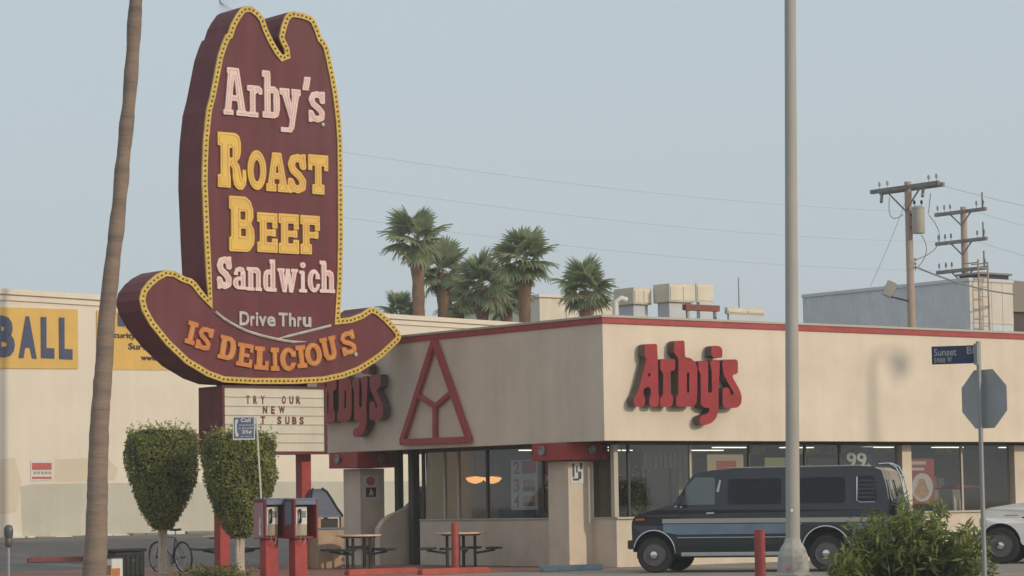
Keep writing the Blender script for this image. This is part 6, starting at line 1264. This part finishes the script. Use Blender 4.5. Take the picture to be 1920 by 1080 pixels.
c = at(1484, 957, LD_ - 0.13); MB().box(c[0] - 0.02, c[0] + 0.02, c[1] - 0.01, c[1] + 0.01, c[2] - 0.02, c[2] + 0.02).build('tag_plate', SIGNWHITE, t)
hx, hy, hz2 = k(1.15); MB().tube([(hx, hy, hz2), (hx + 0.3, hy - 0.5, hz2 + 0.5), (hx + 1.0, hy - 1.6, hz2 + 0.75)], [0.06, 0.05, 0.04], 10).build('arm', POSTGREY, t, smooth=True); MB().sph((hx + 1.15, hy - 1.85, hz2 + 0.72), 0.3, 10, (0.8, 1.2, 0.35)).build('lamp_head', GALV, t, smooth=True)
# second lamp, outside the picture: its soft shadow lies on the sunlit fascia
T_ = 17.0; hs = np.array([8.2, 0, 4.72]); sdir = np.array(SUNV); tp = hs + sdir * (T_ / math.hypot(sdir[0], sdir[1]))
t = thing('street_lamp', 'street lamp out in front whose shadow falls on the sunlit fascia', 'street lamp', (tp[0], tp[1], 0)); 
MB().tube([(tp[0], tp[1], 0), (tp[0], tp[1], tp[2])], [0.13, 0.10], 14).build('post', POSTGREY, t, smooth=True); MB().tube([(tp[0], tp[1], tp[2] - 0.05), (tp[0] + 0.3, tp[1], tp[2] + 0.12), (tp[0] + 0.75, tp[1], tp[2] + 0.1)], [0.06, 0.05, 0.05], 8).build('arm', POSTGREY, t, smooth=True)
MB().sph((tp[0] + 0.95, tp[1], tp[2] - 0.15), 0.34, 10, (1.0, 0.8, 0.9)).build('lamp_head', GALV, t, smooth=True); MB().lathe([(0.3, 0), (0.28, 0.4), (0.15, 0.5)], (tp[0], tp[1], 0), 10).build('foot', POSTGREY, t)
# stop sign seen from behind
SD = 34.0; g = base_at(1849, SD); p1 = at(1846, 1060, SD); p2 = at(1834, 640, SD)
t = thing('stop_sign', 'stop sign on a grey post seen from its bare back', 'sign', g)
dx_, dy_ = (p2 - p1)[:2] / (p2 - p1)[2]
pp_ = lambda z: (p1[0] + dx_ * (z - p1[2]), p1[1] + dy_ * (z - p1[2]), z)
MB().tube([pp_(0), pp_(1.5), pp_(p2[2])], 0.030, 12).build('post', GALV, t, smooth=True)
oc = at(1841, 748, SD); oa = rad(-51.0); oux = math.cos(oa) * R0 + math.sin(oa) * FH; oux[2] = 0; on_ = np.array([oux[1], -oux[0], 0]); on_ = on_ if np.dot(on_, CAM - oc) > 0 else -on_
oc = oc + np.array([0, 0, 0]) - on_ * 0.045; R8 = 0.372 / math.cos(PI / 8)
P8 = [(R8 * math.cos(PI / 8 + k * PI / 4), R8 * math.sin(PI / 8 + k * PI / 4)) for k in range(8)]
MB().prism([P8], lambda u, v: tuple(oc + oux * u + ZZ * v + on_ * 0.003), lambda u, v: tuple(oc + oux * u + ZZ * v)).build('back_plate', mat('sign_back_aluminium', (0.42, 0.425, 0.42), 0.6, metal=0.25, var=0.12, vs=4), t)
MB().prism([P8], lambda u, v: tuple(oc + oux * u + ZZ * v - on_ * 0.0005), lambda u, v: tuple(oc + oux * u + ZZ * v - on_ * 0.003)).build('front_sheet', SIGNRED, t)
for dz in (-0.24, 0.24): MB().sph(oc + ZZ * dz + on_ * 0.075, 0.014, 6).build('bolt', ALU, t)
# street name blade
nb0, nb1 = at(1751, 667, SD), at(1832, 664, SD); t = thing('street_name_sign', 'dark blue Sunset Bl street name blade above the stop sign', 'sign', nb1)
na = rad(18.0); nux = -(math.cos(na) * R0 - math.sin(na) * FH); nux[2] = 0; Wn = 81 / FPX * SD / math.cos(na); Hn = 34 / FPX * SD; nn_ = np.array([nux[1], -nux[0], 0]); nn_ = nn_ if np.dot(nn_, CAM - nb1) > 0 else -nn_
rx = -nux; O_ = nb1 + nux * Wn - ZZ * Hn / 2                                      # lower-left as read
def nbx(u0, u1, v0, v1, d0, d1):
    vs = [O_ + rx * u + nn_ * d + ZZ * v for d in (d0, d1) for (u, v) in ((u0, v0), (u1, v0), (u1, v1), (u0, v1))]; return MB().add(vs, [(3, 2, 1, 0), (4, 5, 6, 7), (0, 1, 5, 4), (1, 2, 6, 5), (2, 3, 7, 6), (3, 0, 4, 7)])
nbx(0, Wn, 0, Hn, -0.004, 0.004).build('blade', STREETBLUE, t)
PALEINK = mat('street_letter_pale', (0.34, 0.35, 0.38), 0.5)
for s, u0, u1, v0, v1 in (('Sunset', 0.05, 0.55, 0.46, 0.88), ('Bl', 0.78, 0.93, 0.52, 0.92), ('5900', 0.05, 0.30, 0.08, 0.36), ('W', 0.34, 0.44, 0.1, 0.4)):
    text_on('letter', s, PALEINK, t, O_ + rx * (u0 * Wn) + ZZ * (v0 * Hn) + nn_ * 0.004, rx, ZZ, nn_, (u1 - u0) * Wn, (v1 - v0) * Hn, 0.003, 0.015)
MB().box(nb1[0] - 0.03, nb1[0] + 0.03, nb1[1] - 0.03, nb1[1] + 0.03, nb1[2] - Hn / 2 - 0.02, nb1[2] + Hn / 2 + 0.02).build('clamp', GALV, t)
# oleander bush
bD = 37.0; g = base_at(1690, bD); t = thing('flowering_bush', 'dense green flowering bush in front of the van tail', 'bush', g)
rng = np.random.default_rng(44); leaves = []; nrm = []; tn = []; tips = []
tops = [(1560, 1055), (1590, 1020), (1612, 985), (1630, 962), (1650, 955), (1672, 950), (1700, 935), (1722, 950), (1738, 938), (1760, 965), (1785, 990), (1805, 985), (1822, 975), (1840, 1005), (1590, 1040), (1640, 1020), (1690, 1000), (1730, 1010), (1780, 1030), (1820, 1040), (1660, 990), (1750, 1020), (1575, 1066), (1622, 1000), (1706, 965), (1545, 1074), (1848, 1050), (1800, 1015)]
for (px, py) in tops:
    for rep in range(5):
        dd = bD + rng.uniform(-0.9, 0.9); tip = at(px + rng.normal() * 14, py + abs(rng.normal()) * 16 + (-8 if rep == 0 else 8), dd); bs = at(1690 + (px - 1690) * 0.45 + rng.normal() * 12, 1000, bD + rng.uniform(-0.4, 0.4)); bs[2] = 0.02
        if rep < 2: MB().tube([bs, bs * 0.5 + tip * 0.5 + np.array([0, 0, 0.1]), tip], [0.018, 0.012, 0.005], 5).build('stem', TRUNKPALE if False else mat('stem_green', (0.10, 0.10, 0.05), 0.8), t)
        tips.append(tip)
        for i in range(58):
            f = rng.random() ** 0.6; p = bs * (1 - f) + tip * f + np.array([0, 0, 0.1 * 4 * f * (1 - f)]) + rng.normal(size=3) * 0.035; dv = (tip - bs) / np.linalg.norm(tip - bs)
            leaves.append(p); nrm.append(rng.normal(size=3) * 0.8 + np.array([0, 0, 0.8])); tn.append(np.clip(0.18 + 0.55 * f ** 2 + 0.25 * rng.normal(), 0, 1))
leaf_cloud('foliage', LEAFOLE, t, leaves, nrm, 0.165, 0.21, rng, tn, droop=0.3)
for i in range(46):
    tip = tips[rng.integers(len(tips))]; q = tip * 0.93 + np.array([g[0], g[1], 0.3]) * 0.07 + rng.normal(size=3) * 0.06
    if i % 3 and q[2] > 0.75: q = q - np.array([0, 0, 0.35])
    q = q + (CAM - q) / np.linalg.norm(CAM - q) * 0.25; b = MB()
    for k_ in range(5):
        a = 2 * PI * k_ / 5; e1 = np.array([math.cos(a), math.sin(a), 0.25]) * 0.028; e2 = np.array([-math.sin(a), math.cos(a), 0]) * 0.016; b.add([q, q + e1 * 0.6 + e2, q + e1, q + e1 * 0.6 - e2], [(0, 1, 2, 3)])
    b.build('flower', PETAL if i % 3 else PETALW, t)

# ================================================================== AIR
hz_m = bpy.data.materials.new('haze_air'); hz_m.use_nodes = True; N = hz_m.node_tree.nodes; N.remove(N['Principled BSDF'])
pv = N.new('ShaderNodeVolumePrincipled'); pv.inputs['Color'].default_value = (0.93, 0.95, 0.97, 1); pv.inputs['Density'].default_value = 0.0008; pv.inputs['Anisotropy'].default_value = 0.0
hz_m.node_tree.links.new(pv.outputs[0], N['Material Output'].inputs['Volume'])
o = MB().box(-70, 130, -70, 130, -1.2, 20.0).build('haze', hz_m); tag(o, 'thin pale air haze over the whole place', 'haze', kind='stuff')
